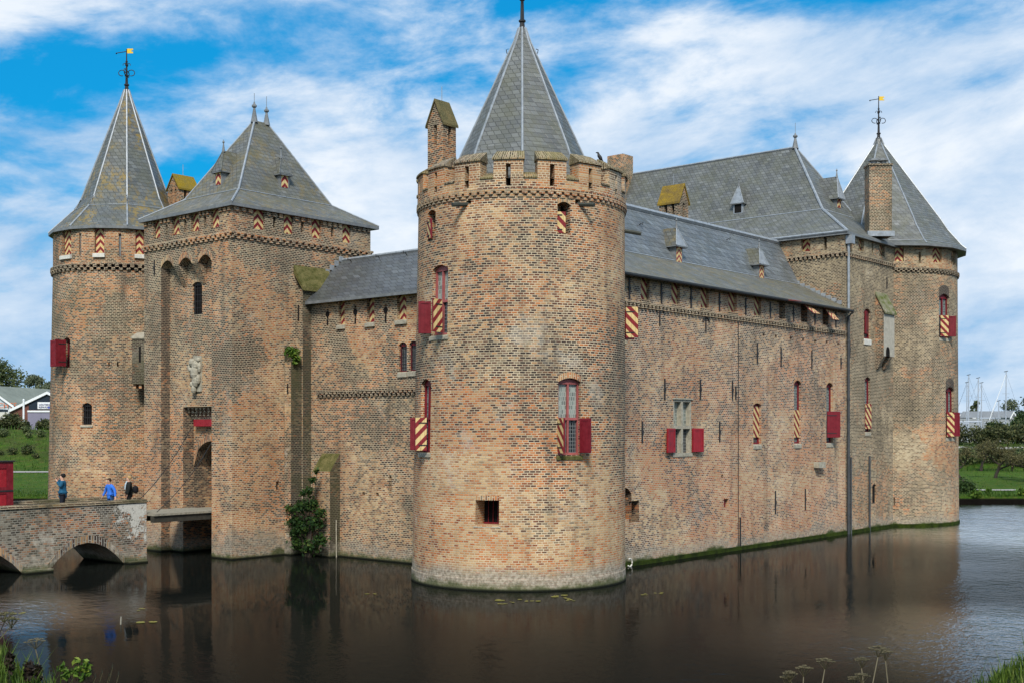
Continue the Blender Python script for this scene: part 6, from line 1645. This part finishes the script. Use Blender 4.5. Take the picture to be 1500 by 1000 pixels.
def sailboat(label, px, ytop, ybase, d, stay=None, boom=False, bow=1):
    b = rd(fr_(px, d), d, 5.5 + (HOR - ybase) / FP * d); t = thing('sailboat', label, 'sailboat', b, 'yachts laid up in the boatyard'); top = at(px + .6, ytop, d)
    mb = MB(); mb.tube([b, top], [.10, .07], 6); ms = mb.build('mast', [mastm], t)
    mb = MB(); c = b + (top - b) * .62; mb.tube([c - Rv * .55, c + Rv * .55], .03, 5); mb.build('spreader', [mastm], ms)
    mb = MB(); mb.tube([top - Rv * .3, top + Rv * .25 + Z * .12], .05, 5); mb.build('masthead', [M['iron']], ms)
    L = 3.4; hz = b.z - 1.9
    mb = MB(); secs = []
    for f_, w_, dz in ((-1, .75, .1), (-.5, 1.05, 0), (.1, 1.15, 0), (.6, .8, .1), (1.05, .05, .3)):
        c = V((b.x, b.y, hz)) + Rv * (f_ * L * bow); secs.append([c - Fv * w_ + Z * dz, c - Fv * w_ * .75 - Z * .7, c - Z * 1.15 * (1 if f_ < 1 else .3), c + Fv * w_ * .75 - Z * .7, c + Fv * w_ + Z * dz])
    for s0, s1 in zip(secs, secs[1:]):
        for i in range(4): mb.quad([s0[i], s0[i + 1], s1[i + 1], s1[i]])
        mb.quad([s0[4], s0[0], s1[0], s1[4]])
    mb.poly(secs[0]); mb.build('hull', [hull], t)
    mb = MB(); c = V((b.x, b.y, hz)) - Rv * L * .45 * bow; mb.obox(c - Fv * .6, Rv * (L * .75 * bow), Fv * 1.2, Z * .5); mb.build('cabin', [hull], t)
    for sgn in (-1, 1):
        mb = MB(); mb.tube([top - Z * .2, V((b.x, b.y, hz)) + Rv * L * sgn * bow], .011, 4); mb.build('stay', [M['iron']], t)
    if stay: mb = MB(); mb.tube([top - Z * .3, at(stay[0], stay[1], d)], [.04, .10], 6); mb.build('furled_sail', [hull], t)
    if boom: mb = MB(); mb.tube([b + Z * .9, b + Z * .9 - Rv * 3.2 * bow], .13, 6); mb.build('boom', [mastm], t)
    return t
for args in (('white yacht whose slightly tilted tall mast stands closest to the right tower', 1418.6, 549, 628, 182, None, True), ('yacht with a mast short and dark topped just left of the twin masts', 1416, 560, 629, 186, None, False), ('yacht with a tall mast leaning right, third from the right tower', 1432.5, 553.5, 626, 180, None, True), ('yacht with a straight bare mast beside the leaning one', 1437.4, 560.5, 626, 185, None, True), ('yacht with the shortest bare mast before the white boat shed', 1462.5, 587, 627, 176, None, False), ('yacht with the tallest mast and a slanting furled foresail at the far right', 1473.3, 544, 628, 178, (1444, 629), True)): sailboat(*args)
shed('white fronted low boat shed with grey roof behind the masts at the far right', 1478.5, 1484, 1489, 612, 602.5, 205, 8, -Rv + Fv * .5, 3., plain('grey_white_cladding', (.30, .32, .34), .6, .3, .1, 1.), greycl)
shed('dark grey low boat hall just right of the far right tower', 1396, 1412, 1429, 612, 604.5, 215, 16, Fv, 3., greycl, greycl)
tree('pale autumn tree with thin crown behind the white boat shed', rd(fr_(1482, 240), 240, 3.), 8.2, 6.2, 11, L_grey, n=3200, size=.18)
tree('small tree with narrow crown behind the boat masts', rd(fr_(1429, 238), 238, 3.), 8.4, 2.6, 12, L_mid, n=1600, size=.18)
tree('dark evergreen bush to the right of the white boat shed', rd(fr_(1494, 165), 165, 3.3), 4.2, 4.6, 13, L_dark, n=4200, size=.16, low=.1)
tree('dark evergreen bush between the yachts, left of the white boat shed', rd(fr_(1455, 166), 166, 3.3), 3.6, 3.6, 14, L_dark, n=3200, size=.16, low=.1)
tree('tall dark tree cut by the right picture edge', rd(fr_(1519, 172), 172, 3.3), 7.4, 5.0, 15, L_dark, n=4200, size=.17)

# ================================================================ 14. light, sky, camera
sun_dir = V((-.66, -.56, .86)).normalized()
sd = bpy.data.lights.new('sun', 'SUN'); sd.energy = 2.9; sd.angle = radians(15); sd.color = (1., .935, .83)
so = bpy.data.objects.new('sun', sd); COL.objects.link(so); so.rotation_euler = sun_dir.to_track_quat('Z', 'Y').to_euler()
W = bpy.data.worlds.new('World'); scene.world = W; W.use_nodes = True; nt = W.node_tree
SKYROT, SKYOFF, SKYBLUE = 7., (19., 27., 6.), (.03, .98, 1.2)
class GW(G):
    def __init__(s, nt): s.nt = nt
g = GW(nt); bg = nt.nodes['Background']
sky = g.n('TexSky', sky_type='NISHITA', sun_disc=False, sun_elevation=math.asin(sun_dir.z), sun_rotation=atan2(sun_dir.x, sun_dir.y), air_density=1., dust_density=.6, ozone_density=2.)
tc = g.n('TexCoord').outputs['Generated']; x, y, z = g.sep(tc)
# cloud layer on the sky dome: broad streaks drifting up to the right, thinner breaks of blue
ax = g.n('VectorRotate', [tc, (0., 0., 0.), (CA, SA, 0.), radians(SKYROT)], rotation_type='AXIS_ANGLE').outputs[0]
sv = g.add(g.scale(ax, (3.4, 3.4, 8.6)), SKYOFF)
n1 = g.noise(sv, .62, 10, .56, .35); n2 = g.noise(g.add(sv, (9.3, 1.7, 3.)), 2.3, 9, .62, .25); n3 = g.noise(g.add(sv, (1., 4., 9.)), .30, 3, .5)
dn = g.m('ADD', g.m('MULTIPLY', n1, .62), g.m('ADD', g.m('MULTIPLY', n2, .34), g.m('MULTIPLY', n3, .34)))
low = g.mr(z, .26, .05, 0., .10)
cov = g.mr(g.m('ADD', dn, low), .565, .70, 0., 1., True)
shade = g.mr(g.m('ADD', g.m('MULTIPLY', g.noise(g.add(sv, (5., 5., 5.)), 1.0, 9, .62, .3), .75), g.m('MULTIPLY', n2, .42)), .46, .70)
ccol = g.mix(shade, (2.2, 3.7, 5.6), (6.1, 6.5, 7.0))
blue = g.mix(.7, g.mix(1., sky.outputs[0], SKYBLUE, 'MULTIPLY'), (.05, 1.9, 4.6))
col = g.mix(g.m('MULTIPLY', cov, .96), blue, ccol)
nt.links.new(col, bg.inputs[0]); bg.inputs[1].default_value = .1

cd = bpy.data.cameras.new('camera'); co = bpy.data.objects.new('camera', cd); COL.objects.link(co)
cd.sensor_width = 36; cd.lens = FP / 1500 * 36; cd.shift_y = (HOR - 500) / 1500; cd.clip_end = 4000; cd.clip_start = .1
co.location = CAM; co.rotation_euler = (pi / 2, 0, AZ - pi / 2)
scene.camera = co
scene.view_settings.view_transform = 'Standard'; scene.view_settings.look = 'None'; scene.view_settings.exposure = .55; scene.view_settings.gamma = 1
scene.cycles.max_bounces = 6; scene.cycles.diffuse_bounces = 3; scene.cycles.glossy_bounces = 3; scene.cycles.transparent_max_bounces = 8
scene.cycles.use_denoising = True
for o in list(scene.objects):
    if '_org' in o: del o['_org']
